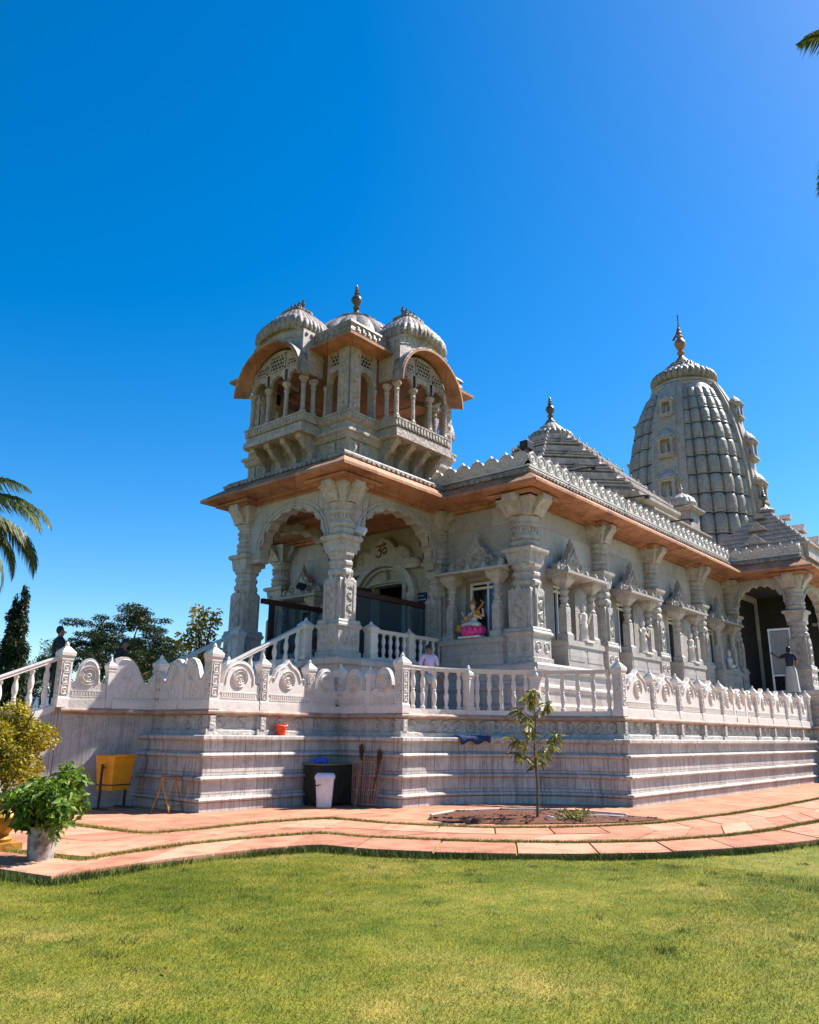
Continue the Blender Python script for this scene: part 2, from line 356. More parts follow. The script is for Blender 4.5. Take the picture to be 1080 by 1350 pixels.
# ================================================================== SETTING
AXIS = 13.95
E0 = [(3.2, 14.), (3.45, 9.5), (3.82, 7.36), (4.41, 7.5), (5.24, 7.53), (6.19, 7.46), (6.95, 7.26), (7.1, 6.54), (7.38, 6.0), (7.88, 5.33), (8.49, 4.66), (9.21, 4.08), (10.09, 3.63), (10.93, 3.34), (11.93, 3.08), (14., 2.75), (18., 2.6), (44., 2.6)]
J2 = [(4.05, 14.), (4.2, 9.6), (4.49, 8.05), (4.95, 8.22), (5.94, 8.34), (6.79, 8.29), (7.75, 8.08), (7.86, 7.36), (8.21, 6.68), (8.66, 5.95), (9.3, 5.18), (10.19, 4.52), (11.4, 4.08), (12.63, 3.87), (14.42, 3.72), (18., 3.62), (44., 3.6)]
J1 = [(5.95, 14.), (6.0, 11.), (6.12, 9.55), (6.85, 9.5), (7.97, 9.58), (8.73, 9.48), (9.22, 9.35), (9.26, 8.37), (9.45, 7.7), (9.85, 6.9), (10.6, 6.2), (11.4, 5.75), (12.4, 5.42), (14.52, 5.16), (16.59, 5.06), (20.14, 5.05), (26., 5.05), (44., 5.05)]
def smooth_line(pts, k=6):
    out = []
    for i in range(len(pts) - 1):
        p0 = np.array(pts[max(i - 1, 0)]); p1 = np.array(pts[i]); p2 = np.array(pts[i + 1]); p3 = np.array(pts[min(i + 2, len(pts) - 1)])
        for j in range(k):
            t = j / k; out.append(tuple(.5 * ((2 * p1) + (p2 - p0) * t * .8 + (2 * p0 - 5 * p1 + 4 * p2 - p3) * t * t * .8 + (3 * p1 - p0 - 3 * p2 + p3) * t ** 3 * .8)) if False else tuple(p1 + (p2 - p1) * t))
    return out + [pts[-1]]
def inpoly(px, py, poly):
    px = np.asarray(px); py = np.asarray(py); c = np.zeros(px.shape, bool); n = len(poly)
    for i in range(n):
        x0, y0 = poly[i]; x1, y1 = poly[i - 1]
        h = ((y0 > py) != (y1 > py)) & (px < (x1 - x0) * (py - y0) / (y1 - y0 + 1e-12) + x0); c ^= h
    return c
MB().add([(-1500, -1500, -.03), (1500, -1500, -.03), (1500, 1500, -.03), (-1500, 1500, -.03)], [(0, 1, 2, 3)]).build("ground", M_LAWN, kind='structure')
lawn = MB(); NL = 40
lawn.add([(-12 + 60 * i / NL, -16 + 40 * j / NL, .012 * math.sin(i * .9) * math.cos(j * 1.1) * .5) for j in range(NL + 1) for i in range(NL + 1)],
         [(j * (NL + 1) + i, j * (NL + 1) + i + 1, (j + 1) * (NL + 1) + i + 1, (j + 1) * (NL + 1) + i) for j in range(NL) for i in range(NL)])
lawn.build("lawn", M_LAWN, kind='structure', smooth=True)
PAVPOLY = E0 + [(44., 24.), (3.2, 24.)]
pv = MB(); pv.prism(E0 + [(44., 24.), (3.2, 24.)], -.02, .040); pv.build("paving_bed", M_DRY, kind='structure')
pv = MB(); pv.prism([(p[0], p[1]) for p in J1] + [(44., 24.), (5.95, 24.)], -.01, .060); pv.build("paving", M_PAVE, kind='structure')
def resample(pts, n):
    P = np.array(pts, float); d = np.r_[0, np.cumsum(np.hypot(*np.diff(P, axis=0).T))]; t = np.linspace(0, 1, n) if np.isscalar(n) else n
    return np.c_[np.interp(t * d[-1], d, P[:, 0]), np.interp(t * d[-1], d, P[:, 1])]
def slab_rows(lines, name):
    vs, fs, tone = [], [], []
    for A, B, w, seam0, seam1, offs in lines:
        n = int(np.hypot(*np.diff(np.array(A), axis=0).T).sum() / w)
        a = resample(A, 4 * n + 1); b = resample(B, 4 * n + 1)
        for k in range(n):
            q0 = min(4 * k + offs, 4 * n - 1); q1 = min(4 * k + 4 + offs, 4 * n)
            ts = [q0 + .06] + [q for q in range(q0 + 1, q1)] + [q1 - .06]
            def at(L_, q): i = int(min(math.floor(q), 4 * n - 1)); f = q - i; return L_[i] * (1 - f) + L_[min(i + 1, 4 * n)] * f
            bot = [at(a, q) * (1 - seam0) + at(b, q) * seam0 for q in ts]; top = [at(a, q) * seam1 + at(b, q) * (1 - seam1) for q in ts]
            ring = bot + top[::-1]; zz = .062 + random.uniform(-.004, .005); i0 = len(vs); m = len(ring)
            vs += [(p[0], p[1], zz) for p in ring] + [(p[0], p[1], .03) for p in ring]
            fs.append(tuple(range(i0, i0 + m))); fs += [(i0 + i, i0 + m + i, i0 + m + (i + 1) % m, i0 + (i + 1) % m) for i in range(m)]
            tone += [random.random()] * (m + 1)
    me = bpy.data.meshes.new(name); me.from_pydata(vs, [], fs); me.update(); me.materials.append(M_SLAB)
    at_ = me.attributes.new("tone", 'FLOAT', 'FACE'); at_.data.foreach_set("value", tone)
    bm = bmesh.new(); bm.from_mesh(me); bmesh.ops.recalc_face_normals(bm, faces=bm.faces); bm.to_mesh(me); bm.free()
    o = bpy.data.objects.new(name, me); COL.objects.link(o); o['kind'] = 'structure'
JM = [((a[0] + b[0]) / 2, (a[1] + b[1]) / 2) for a, b in zip(resample(J2, 120), resample(J1, 120))]
slab_rows([(E0, J2, .92, .0, .075, 1), (resample(J2, 120).tolist(), JM, .80, .09, .012, 2), (JM, resample(J1, 120).tolist(), .80, .012, .09, 0)], "paving_slabs")
# grass blades: lawn, seams and the ragged edge along the paving
def blades(name, pts, h0, h1, w, m, lean=.6):
    n = len(pts); h = RNG.uniform(h0, h1, n); a = RNG.uniform(0, 2 * PI, n); b = RNG.uniform(0, 2 * PI, n); l = RNG.uniform(.1, lean, n) * h
    P = np.zeros((n, 3, 3)); dx = np.cos(a) * w * .5; dy = np.sin(a) * w * .5
    P[:, 0, 0] = pts[:, 0] - dx; P[:, 0, 1] = pts[:, 1] - dy; P[:, 1, 0] = pts[:, 0] + dx; P[:, 1, 1] = pts[:, 1] + dy
    P[:, 2, 0] = pts[:, 0] + np.cos(b) * l; P[:, 2, 1] = pts[:, 1] + np.sin(b) * l; P[:, 2, 2] = h
    P[:, :, 2] += pts[:, 2:3]
    me = bpy.data.meshes.new(name); me.vertices.add(3 * n); me.vertices.foreach_set("co", P.ravel()); me.loops.add(3 * n)
    me.loops.foreach_set("vertex_index", np.arange(3 * n, dtype=np.int32)); me.polygons.add(n); me.polygons.foreach_set("loop_start", np.arange(0, 3 * n, 3, dtype=np.int32))
    me.update(calc_edges=True); me.materials.append(m); o = bpy.data.objects.new(name, me); COL.objects.link(o); o['kind'] = 'stuff'; return o
def scatter(n, u0, u1, v0, v1):
    p = np.c_[RNG.uniform(u0, u1, n), RNG.uniform(v0, v1, n), np.zeros(n)]
    return p[~inpoly(p[:, 0], p[:, 1], PAVPOLY)]
p_ = np.vstack([scatter(330000, .8, 17., -2.5, 9.), scatter(260000, .8, 9., 0., 8.)]); d_ = np.hypot(p_[:, 0], p_[:, 1]); p_ = p_[RNG.uniform(0, 1, len(p_)) < np.clip(7.5 / d_, .3, 1.)]
blades("lawn_grass", p_, .006, .022, .0042, M_BLADE, 1.8)
def along(line, n, spread, z): 
    q = resample(line, RNG.uniform(0, 1, n)); return np.c_[q[:, 0] + RNG.normal(0, spread, n), q[:, 1] + RNG.normal(0, spread, n), np.full(n, z)]
sm = lambda l, k: [l[i] for i in range(len(l)) if l[i][0] < k]
edge = along(sm(E0, 19), 60000, .07, 0.); edge = edge[RNG.uniform(0, 1, len(edge)) < .35 + .65 * (np.sin(edge[:, 0] * 5.3) * np.cos(edge[:, 1] * 4.1) > -.3)]
edge = edge[~inpoly(edge[:, 0], edge[:, 1], PAVPOLY)]; edge = edge[RNG.uniform(0, 1, len(edge)) < .25 + .75 * (np.sin(edge[:, 0] * 2.1 + 1.3 * np.sin(edge[:, 1] * 3.)) > -.2)]
blades("edge_grass", edge, .03, .095, .007, M_EDGEG, .9)
blades("joint_grass", np.vstack([along(sm(J2, 21), 34000, .04, .045), along(sm(J1, 21), 34000, .04, .045)]), .02, .055, .010, M_DRY, 1.2)
tc_ = scatter(160, 1., 13., -1.5, 8.); tf = np.repeat(tc_, 45, axis=0); tf[:, :2] += RNG.normal(0, .045, (len(tf), 2)); tf = tf[~inpoly(tf[:, 0], tf[:, 1], PAVPOLY)]
blades("weed_tufts", tf, .015, .042, .006, M_EDGEG, 1.6)
fl = np.vstack([scatter(130, 1.5, 12., 0., 7.), np.c_[RNG.uniform(4.5, 20, 150), RNG.uniform(4, 11.5, 150), np.full(150, .068)]]); fl = fl[(fl[:, 2] == 0) | inpoly(fl[:, 0], fl[:, 1], E0[2:] + [(44., 6.9), (14., 6.9), (12., 9.6), (11., 9.6), (11., 11.2), (8., 11.2), (6., 11.2)])]
fl[:, 2] += .018 * (fl[:, 2] == 0); FL = np.zeros((len(fl), 4, 3)); aa = RNG.uniform(0, 6.28, len(fl)); ss = RNG.uniform(.012, .035, len(fl))
for i_, (da, sc_) in enumerate(((0, 1.), (1.57, .4), (3.14, 1.), (4.71, .4))): FL[:, i_, 0] = fl[:, 0] + np.cos(aa + da) * ss * sc_; FL[:, i_, 1] = fl[:, 1] + np.sin(aa + da) * ss * sc_; FL[:, i_, 2] = fl[:, 2] + RNG.uniform(0, .012, len(fl))
o = MB().add(FL.reshape(-1, 3).tolist(), [(4 * i, 4 * i + 1, 4 * i + 2, 4 * i + 3) for i in range(len(fl))]).build("fallen_leaves", mat("dry_leaf", (.22, .12, .035), .8, var=(.10, .05, .02), scale=6.), kind='stuff')
# planting bed and its kerb
PIT = [(9.98, 7.6), (10.1, 8.15), (10.6, 8.5), (11.4, 8.66), (12.3, 8.33), (12.85, 7.75), (13.12, 7.2), (13.05, 6.3), (12.85, 5.55), (12.1, 5.75), (11.45, 6.1), (10.6, 6.75)]
pit = MB(); nn = len(PIT); cpt = (11.5, 7.1); rings = []
for q in (1., .85, .65, .4, .15):
    rings += [(cpt[0] + (x - cpt[0]) * q + random.uniform(-.02, .02), cpt[1] + (y - cpt[1]) * q, .072 + (1 - q) * .05 + random.uniform(0, .03) * (q < 1)) for x, y in PIT]
pit.add(rings, [(j * nn + i, j * nn + (i + 1) % nn, (j + 1) * nn + (i + 1) % nn, (j + 1) * nn + i) for j in range(4) for i in range(nn)] + [tuple(range(4 * nn, 5 * nn))])
pit.build("soil_bed", M_SOIL, kind='structure', smooth=True)
cl = MB()
for _ in range(420):
    a = random.uniform(0, 2 * PI); q = math.sqrt(random.random()) * .93; i = int(a / (2 * PI) * nn) % nn
    x, y = PIT[i]; x = cpt[0] + (x - cpt[0]) * q + random.uniform(-.08, .08); y = cpt[1] + (y - cpt[1]) * q + random.uniform(-.08, .08); r = random.uniform(.008, .03)
    cl.ball((x, y, .085 + (1 - q) * .05), (r, r, r * .7), 5, 3)
o = cl.build("soil_clods", M_SOIL, kind='stuff')
kb = MB(); kb.sweep(PIT[2:8][::-1], [(-.022, .06), (-.022, .092), (.022, .092), (.022, .06)]); o = kb.build("kerb", M_RAIL, kind='structure')

# ================================================================== TERRACE
def arc(c, r, a0, a1, n): return [(c[0] + r * math.cos(math.radians(a0 + (a1 - a0) * i / n)), c[1] + r * math.sin(math.radians(a0 + (a1 - a0) * i / n))) for i in range(n + 1)]
COVE = (11.72, 6.85)
TP = [(28.4, 1.), (28.4, 7.0), (14.7, 7.0)] + arc(COVE, 2.98, 4, 79, 14) + [(12.2, 9.8), (11.4, 9.8), (11.4, 11.45), (8.3, 11.45), (8.3, 13.6)]
COVE_LP = arc(COVE, 3.18, 7, 79, 14)
LP = [(28.2, 1.), (28.2, 7.2), (14.9, 7.2)] + COVE_LP + [(12.2, 10.0), (11.6, 10.0), (11.6, 11.65), (8.5, 11.65), (8.5, 13.26), (6.85, 13.65)]
FLOOR = 1.70
T = thing("terrace", "stepped white and grey marble platform carrying the whole temple above the paving", "terrace", (12., 10., 0.))
mb = MB()
def roll(z, d=.085, h=.07): return [(-.012, z - .012), (d * .5, z), (d * .9, z + h * .2), (d, z + h * .5), (d * .9, z + h * .8), (d * .5, z + h), (-.01, z + h + .006)]
prof = [(.07, 0.), (.07, .20)] + [(.04 + o, z) for o, z in roll(.21)] + [(.03, .30), (.02, .53)] + [(.02 + o, z) for o, z in roll(.54)] + [(.015, .63), (.01, .90)] + [(.01 + o, z) for o, z in roll(.91)] + [(0., 1.0), (0., 1.17), (.05, 1.18), (.09, 1.205), (.09, 1.255), (.06, 1.27), (-.3, 1.27)]
mb.sweep(TP, prof, capends=False); mb.build("stepped_plinth", M_PLINTH, T)
mb = MB(); mb.sweep(LP[:-1], [(.05, 1.265), (.05, 1.345), (.02, 1.36), (0., 1.37), (0., 1.60)], capends=False)
def dirs(a, b):
    d = Vector((b[0] - a[0], b[1] - a[1])); L_ = d.length; d /= L_; return d, Vector((-d.y, d.x)), L_
for a, b in zip(LP[1:-2], LP[2:-1]):
    d, n, L_ = dirs(a, b); k = max(1, round(L_ / .44)) if L_ > .5 else 1
    if L_ < .2: continue
    mb.frame = ((a[0], a[1], 0), d, n)
    for i in range(k):
        x = (i + .5) * L_ / k
        mb.ring((x, 1.475), .085, .12, 0., .025, 12); mb.ring((x, 1.475), .0, .05, 0., .03, 8)
    mb.frame = None
mb.frame = None
for x, y in ((28.1, 7.2), (27.05, 7.2), (25.7, 7.2), (24.3, 7.2), (22.95, 7.2), (20.39, 7.2), (19.04, 7.2), (17.7, 7.2), (16.35, 7.2), (14.92, 7.2), (11.6, 10.0), (10.75, 11.65), (9.6, 11.65), (8.5, 11.65), (13.60, 9.41), (14.55, 8.30)):
    mb.box(x - .10, x + .10, y - .055, y + .055, 1.37, 1.598); mb.box(x - .12, x + .12, y - .085, y + .085, 1.27, 1.372); mb.box(x - .055, x + .055, y - .10, y + .10, 1.37, 1.597)
    mb.lathe((x, y - .055, 1.40), [(.02, 0), (.06, .05), (.035, .12), (.01, .17)], 6)
mb.build("carved_frieze", marble("frieze_marble", (.74, .69, .64), (.56, .52, .48), (.40, .36, .34), .4, weather=.30, carve=20., K=.78), T)
mb = MB(); mb.sweep(LP, [(.02, 1.60), (.10, 1.615), (.12, 1.64), (.12, 1.665), (.09, 1.70), (-.4, 1.70)], capends=False); mb.build("ledge", M_TERRA if False else mat("stained_ledge", (.42, .29, .23), .7, var=(.25, .15, .10), scale=5., bump=.2), T)
mb = MB(); mb.prism(LP + [(6.85, 19.5), (34., 19.5), (34., 1.)], 1.605, 1.695); mb.build("floor_slab", M_RAIL, T)
mb = MB(); mb.sweep([(8.55, 13.25), (6.85, 13.65)], [(0., 0.), (.0, 1.60)], capends=False); mb.sweep([(8.55, 13.25), (6.85, 13.65)], [(.05, 0.), (.05, .14), (.02, .16)], capends=False)
mb.sweep([(6.85, 13.65), (6.85, 19.5)], [(0., 0.), (0., 1.6)], capends=False); mb.build("smooth_wall", M_SLABS, T)
# ---- steps down from the terrace on the left
ST = thing("entrance_stair", "white marble stair descending leftwards from the terrace landing", "stairs", (5., 15., 0.))
mb = MB()
for i in range(10):
    z = 1.70 - .17 * (i + 1) + .005; x1 = 6.845 - i * .42
    if z <= .05: break
    mb.box(x1 - .43, x1 - .002 * i, 13.80, 17.2, 0., z)
mb.build("treads", M_RAIL, ST)
mb = MB(frame=((6.84, 13.8, 0), (-1, 0), (0, -1))); mb.face([(0, 0), (0, 1.74), (4.1, .10), (4.1, 0)], .14, 0.); mb.build("flank_wall", M_SLABS, ST)

# ================================================================== BALUSTRADES
def post_mb(mb, x, y, z0, h, w, knob=True):
    mb.sq((x, y, z0), [(w * 1.15, 0), (w * 1.15, .15), (w, .17), (w, h * .70), (w * 1.12, h * .715), (w * 1.12, h * .74), (w * 1.32, h * .78), (w * 1.36, h * .83), (w * 1.0, h * .865), (w * .55, h * .91), (w * .38, h * .925)])
    mb.lathe((x, y, z0), [(w * .30, h * .915), (w * .42, h * .94), (w * .36, h * .965), (w * .1, h)], 8)
    return mb
def post_carving(mb, x, y, z0, h, w):
    for sx, sy in ((-1, 0), (0, -1)):
        for k, (za, zb) in enumerate(((.20, .34), (.37, .52), (.55, .68))):
            c = (x + sx * (w + .006), y + sy * (w + .006)); zz = (z0 + h * za, z0 + h * zb); q = w * .62
            fr = (((c[0], c[1], 0), (0, -1), (-1, 0)) if sx else ((c[0], c[1], 0), (1, 0), (0, -1)))
            m2 = MB(frame=fr); zc = (zz[0] + zz[1]) / 2
            for a, b in (((-q, zz[0]), (q, zz[0])), ((-q, zz[1]), (q, zz[1])), ((-q, zz[0]), (-q, zz[1])), ((q, zz[0]), (q, zz[1]))):
                m2.box(min(a[0], b[0]) - .006, max(a[0], b[0]) + .006, -.012, .006, min(a[1], b[1]) - .006, max(a[1], b[1]) + .006)
            m2.ring((0, zc), q * .25, q * .7, -.006, .012, 10)
            mb.v, mb.f = mb.v, mb.f; k0 = len(mb.v); mb.v += m2.v; mb.f += [tuple(i + k0 for i in f) for f in m2.f]
def outline(style, L_):
    """carved panel silhouettes, x from 0 to L_, z above the base"""
    def lobe(n=14, z0=.30, z1=.70, sh=.12):
        p = []; w = L_ / 2
        for i in range(n + 1):
            a = PI * i / n; p.append((w - (w - sh) * math.cos(a), z0 + (z1 - z0) * math.sin(a) ** .8))
        return p
    if style == 'round': return [(0, .26)] + lobe() + [(L_, .26)]
    if style == 'ogee':
        w = L_ / 2; f = [(0, .30), (.02, .40), (.09, .48), (.18, .48), (.25, .42), (.31, .47), (.42, .59), (.60, .67), (.80, .71), (.95, .78), (1., .80)]
        return [(w * a, z) for a, z in f] + [(2 * w - w * a, z) for a, z in f[::-1][1:]]
    if style == 'fall':      # high on the left post, sweeping down to the right
        return [(0, .66), (.10 * L_, .72), (.26 * L_, .74), (.42 * L_, .70), (.55 * L_, .60), (.64 * L_, .47), (.70 * L_, .38), (.76 * L_, .36), (.84 * L_, .42), (.92 * L_, .48), (L_, .50)]
    if style == 'rise': return [(L_ - x, z) for x, z in outline('fall', L_)][::-1]
    if style == 'leaf': return [(L_ - x, z) for x, z in [(0, .72), (.12 * L_, .76), (.28 * L_, .76), (.42 * L_, .70), (.55 * L_, .58), (.64 * L_, .44), (.72 * L_, .33), (.80 * L_, .28), (.86 * L_, .34), (.93 * L_, .45), (L_, .56)]][::-1]
def panel_mb(frame, x0, x1, style, z0, relief=True):
    L_ = x1 - x0; f = (tuple(Vector(frame[0]) + Vector((frame[1][0] * x0, frame[1][1] * x0, 0))), frame[1], frame[2])
    mb = MB(frame=f); zb = z0 + .155; o = outline(style, L_)
    mb.box(0, L_, -.085, .085, z0, zb - .02); mb.box(0, L_, -.07, .07, zb - .021, zb + .012)
    pts = [(0, zb)] + [(x, zb + z) for x, z in o] + [(L_, zb)]
    mb.face(pts, .045, -.045)
    c = (L_ / 2, zb)
    rim = [(L_ / 2 + (x - L_ / 2) * .88, .052, zb + z * .93) for x, z in o if .0 < x < L_]
    mb.tube(rim, .014, 4)
    if style in ('round', 'ogee'):
        r = min(.175, L_ * .30); zc = zb + (.40 if style == 'round' else .42)
        for a, b in ((.86, 1.), (.55, .72), (.0, .34)): mb.ring((L_ / 2, zc), r * a, r * b, .04, .075, 16)
        for k in range(10):
            a = 2 * PI * k / 10; mb.ball((L_ / 2 + r * .45 * math.cos(a), .045, zc + r * .45 * math.sin(a)), (r * .1, .02, r * .1), 6, 4)
        n = max(4, int(L_ / .055))
        mb.box(L_ * .07, L_ * .93, .04, .058, zb + .03, zb + .05); mb.box(L_ * .07, L_ * .93, .04, .058, zb + .125, zb + .143)
        for k in range(n): x = L_ * (.09 + .82 * (k + .5) / n); mb.box(x - .014, x + .014, .04, .056, zb + .056, zb + .119)
    else:
        sgn = {'fall': 1, 'rise': -1, 'leaf': -1}[style]; X = lambda q: (q if sgn > 0 else 1 - q) * L_
        for k in range(4):
            s = 1 - .2 * k; pts = []
            for i in range(15):
                t = i / 14; a = 3.6 * t; rr = .22 * s * (1 - .75 * t); pts.append((X(.30 + .04 * k) + sgn * rr * math.cos(a + 1.2) * L_ * 1.1, .05, zb + .42 - .02 * k + rr * math.sin(a + 1.2)))
            mb.tube(pts, .013, 4)
        for k in range(3):
            pts = [(X(.25 + .14 * k + .10 * t * t), .05, zb + .05 + (.30 - .05 * k) * t) for t in np.linspace(0, 1, 7)]; mb.tube(pts, [.024, .024, .022, .02, .017, .012, .006], 4)
        mb.box(L_ * .06, L_ * .94, .04, .056, zb + .03, zb + .05)
    return mb
def carved_fence(name, label, pts, sizes, styles, skip=(), z0=FLOOR):
    t = thing(name, label, "balustrade", (pts[0][0], pts[0][1], z0), "carved balustrade runs round the terrace")
    hs = {'b': (1.12, .095), 'm': (1.0, .082), 's': (.90, .06)}
    for i, (p, s) in enumerate(zip(pts, sizes)):
        if s == '-': continue
        h, w = hs[s]; mb = post_mb(MB(), p[0], p[1], z0, h, w)
        if s != 's': post_carving(mb, p[0], p[1], z0, h, w)
        mb.build("post", M_RAIL, t)
    for i, st in enumerate(styles):
        a, b = pts[i], pts[i + 1]; d, n, L_ = dirs(a, b); wa = hs[sizes[i]][1] if sizes[i] != '-' else .0; wb = hs[sizes[i + 1]][1] if sizes[i + 1] != '-' else 0.
        if sizes[i] == '-': wa = .09
        if sizes[i + 1] == '-': wb = .09
        panel_mb(((a[0], a[1], 0), d, n), wa, L_ - wb, st, z0).build("carved_panel", M_RAIL, t)
    return t
# left to right in the photograph; every run is walked so that outward lies to the left of travel
carved_fence("carved_balustrade", "leftmost short balustrade run, from the stair post to the leaf scroll panel", [(8.5, 13.26), (7.62, 13.47), (6.85, 13.65)], 'msb', ['leaf', 'round'])
carved_fence("carved_balustrade", "shaded balustrade run with two sweeping scroll panels and a low middle post", [(8.5, 11.65), (8.5, 12.46), (8.5, 13.26)], 'bs-', ['rise', 'fall'])
carved_fence("carved_balustrade", "sunlit balustrade run with round medallion panels above the red bucket", [(11.6, 11.65), (10.75, 11.65), (9.6, 11.65), (8.5, 11.65)], 'mmm-', ['round', 'ogee', 'round'])
carved_fence("carved_balustrade", "shaded balustrade run with two rounded panels beside the straight baluster railing", [(11.6, 10.0), (11.6, 10.82), (11.6, 11.65)], 'bs-', ['round', 'round'])
us = [28.1, 27.05, 25.7, 24.3, 22.95, 22.15, 21.25, 20.39, 19.04, 17.7, 16.35, 14.9]
carved_fence("carved_balustrade", "long balustrade run of pointed medallion panels along the right hand side", [(u, 7.2) for u in us], 'bmmmmssmmmmb', ['ogee'] * 4 + ['round'] * 3 + ['ogee'] * 4)
BALPROF = [(.050, 0.), (.050, .05), (.034, .06), (.030, .10), (.044, .16), (.052, .22), (.046, .28), (.030, .33), (.040, .35), (.030, .37), (.046, .42), (.052, .48), (.044, .55), (.028, .61), (.034, .64), (.048, .66), (.048, .70)]
def baluster(x, y, z0, h=.70, s=1.): return MB().lathe((x, y, z0), [(r * s, z / .70 * h) for r, z in BALPROF], 10)
def railing(name, label, line, nb, posts, z0, h=.90, slope=0., group="plain baluster railings", hw=.06, m=M_RAIL):
    """line: plan polyline; posts: positions (fraction) with sizes; nb balusters between successive posts"""
    t = thing(name, label, "railing", (line[0][0], line[0][1], z0), group)
    P = np.array(line, float); d = np.r_[0, np.cumsum(np.hypot(*np.diff(P, axis=0).T))]; LL = d[-1]
    at = lambda q: (float(np.interp(q * LL, d, P[:, 0])), float(np.interp(q * LL, d, P[:, 1])), z0 + slope * q * LL)
    for q, hh, w in posts:
        if hh: x, y, z = at(q); post_mb(MB(), x, y, z, hh, w).build("post", m, t)
    hr = MB(); br = MB(); k = 24
    for i in range(k):
        a, b = at(i / k), at((i + 1) / k); d_, n_, l_ = dirs(a, b)
        for mb, w, za, zb in ((hr, hw, h - .08, h), (hr, hw * 1.25, h - .03, h - .005), (br, hw * 1.15, -.02 if slope else 0., .095)):
            v = []
            for q in (a, b):
                for o, zz in ((-w, za), (w, za), (w, zb), (-w, zb)): v.append((q[0] + n_.x * o, q[1] + n_.y * o, q[2] + zz))
            mb.add(v, [(0, 1, 5, 4), (1, 2, 6, 5), (2, 3, 7, 6), (3, 0, 4, 7)])
    hr.build("handrail", m, t); br.build("bottom_rail", m, t)
    first = None
    for (qa, _, _), (qb, _, _), n in zip(posts[:-1], posts[1:], nb):
        for i in range(n):
            x, y, z = at(qa + (qb - qa) * (i + .75) / (n + .5))
            if first is None: first = baluster(x, y, z + .09, h - .17).build("baluster", m, t, smooth=True); f0 = (x, y, z)
            else: instance_part(first, t, (x - f0[0], y - f0[1], z - f0[2]))
    return t
cl_ = [(14.88, 7.30)] + COVE_LP + [(12.2, 10.0), (11.70, 10.0)]
railing("baluster_railing", "curved open railing of turned balusters behind the young sapling", cl_, (5, 5, 5), [(0, 0, 0), (.36, .98, .08), (.66, .98, .08), (1, 0, 0)], FLOOR)
railing("baluster_railing", "handrail with turned balusters sloping down past the golden bush", [(6.78, 13.72), (2.9, 13.72)], (11, 4), [(0, 0, 0), (.75, 0, 0), (1, .9, .08)], 1.66, .92, -.42)

# ================================================================== TEMPLE
TM = thing("temple", "ornate white marble temple with porch pavilion, stepped roofs and a tall carved spire", "temple", (15.55, AXIS, FLOOR))
HF = 2.85; HU = 15.55; HV = 9.67; HV2 = 18.2; ETOP = 6.72
PF = 12.05; PV0 = 12.2; PV1 = 15.45; SU0 = 29.0; SU1 = 32.8; SV = 7.4
BODY = [(40., HV), (SU1, HV), (SU1, SV), (SU0, SV), (SU0, HV), (HU, HV), (HU, PV0), (PF, PV0), (PF, PV1), (HU, PV1), (HU, HV2), (40., HV2)]
# ---- base storey under the walls
mb = MB(); mb.sweep(BODY, [(.62, 1.69), (.62, 1.95), (.56, 1.98), (.54, 2.02), (.54, 2.25), (.58, 2.28), (.60, 2.33), (.58, 2.38), (.54, 2.41), (.54, 2.66), (.60, 2.70), (.60, 2.80), (.56, HF), (-.6, HF)], capends=False)
mb.build("base_moulding", M_WALL, TM)
mb = MB(); mb.prism([(HU - .1, PV0), (PF, PV0), (PF, PV1), (HU - .1, PV1)], 2.6, HF - .004); mb.prism([(SU0, SV), (SU1, SV), (SU1, HV + .1), (SU0, HV + .1)], 2.6, HF - .004); mb.build("porch_floor", M_RAIL, TM)
# ---- walls
def wall(mb, x0, x1, z0, z1, opens, t=.32):
    xs = x0
    for a, b, za, zb in sorted(opens):
        if a > xs: mb.box(xs, a, -t, 0, z0, z1)
        if za > z0: mb.box(a, b, -t, 0, z0, za)
        if zb < z1: mb.box(a, b, -t, 0, zb, z1)
        xs = b
    if xs < x1: mb.box(xs, x1, -t, 0, z0, z1)
WR = [17.3, 20.65, 24.05, 27.4]; WF = [10.88, 17.05]
WO = lambda c: (c - .52, c + .52, 3.52, 4.92)
mb = MB(frame=FV(0, HV)); wall(mb, HU + .02, 40., 2.6, ETOP + .3, [WO(c) for c in WR] + [(29.35, 32.4, HF, 6.4)]); mb.build("side_wall", M_WALL, TM)
DV = 13.98
mb = MB(frame=FU(HU, 0)); wall(mb, -HV2, -HV, 2.6, ETOP + .3, [WO(-c) for c in WF] + [(-DV - .55, -DV + .55, HF, 5.13)]); mb.build("front_wall", M_WALL, TM)
mb = MB(frame=FVB(0, HV2)); wall(mb, -40., -HU - .02, 1.7, ETOP + .3, []); mb.build("rear_side_wall", M_WALL, TM)
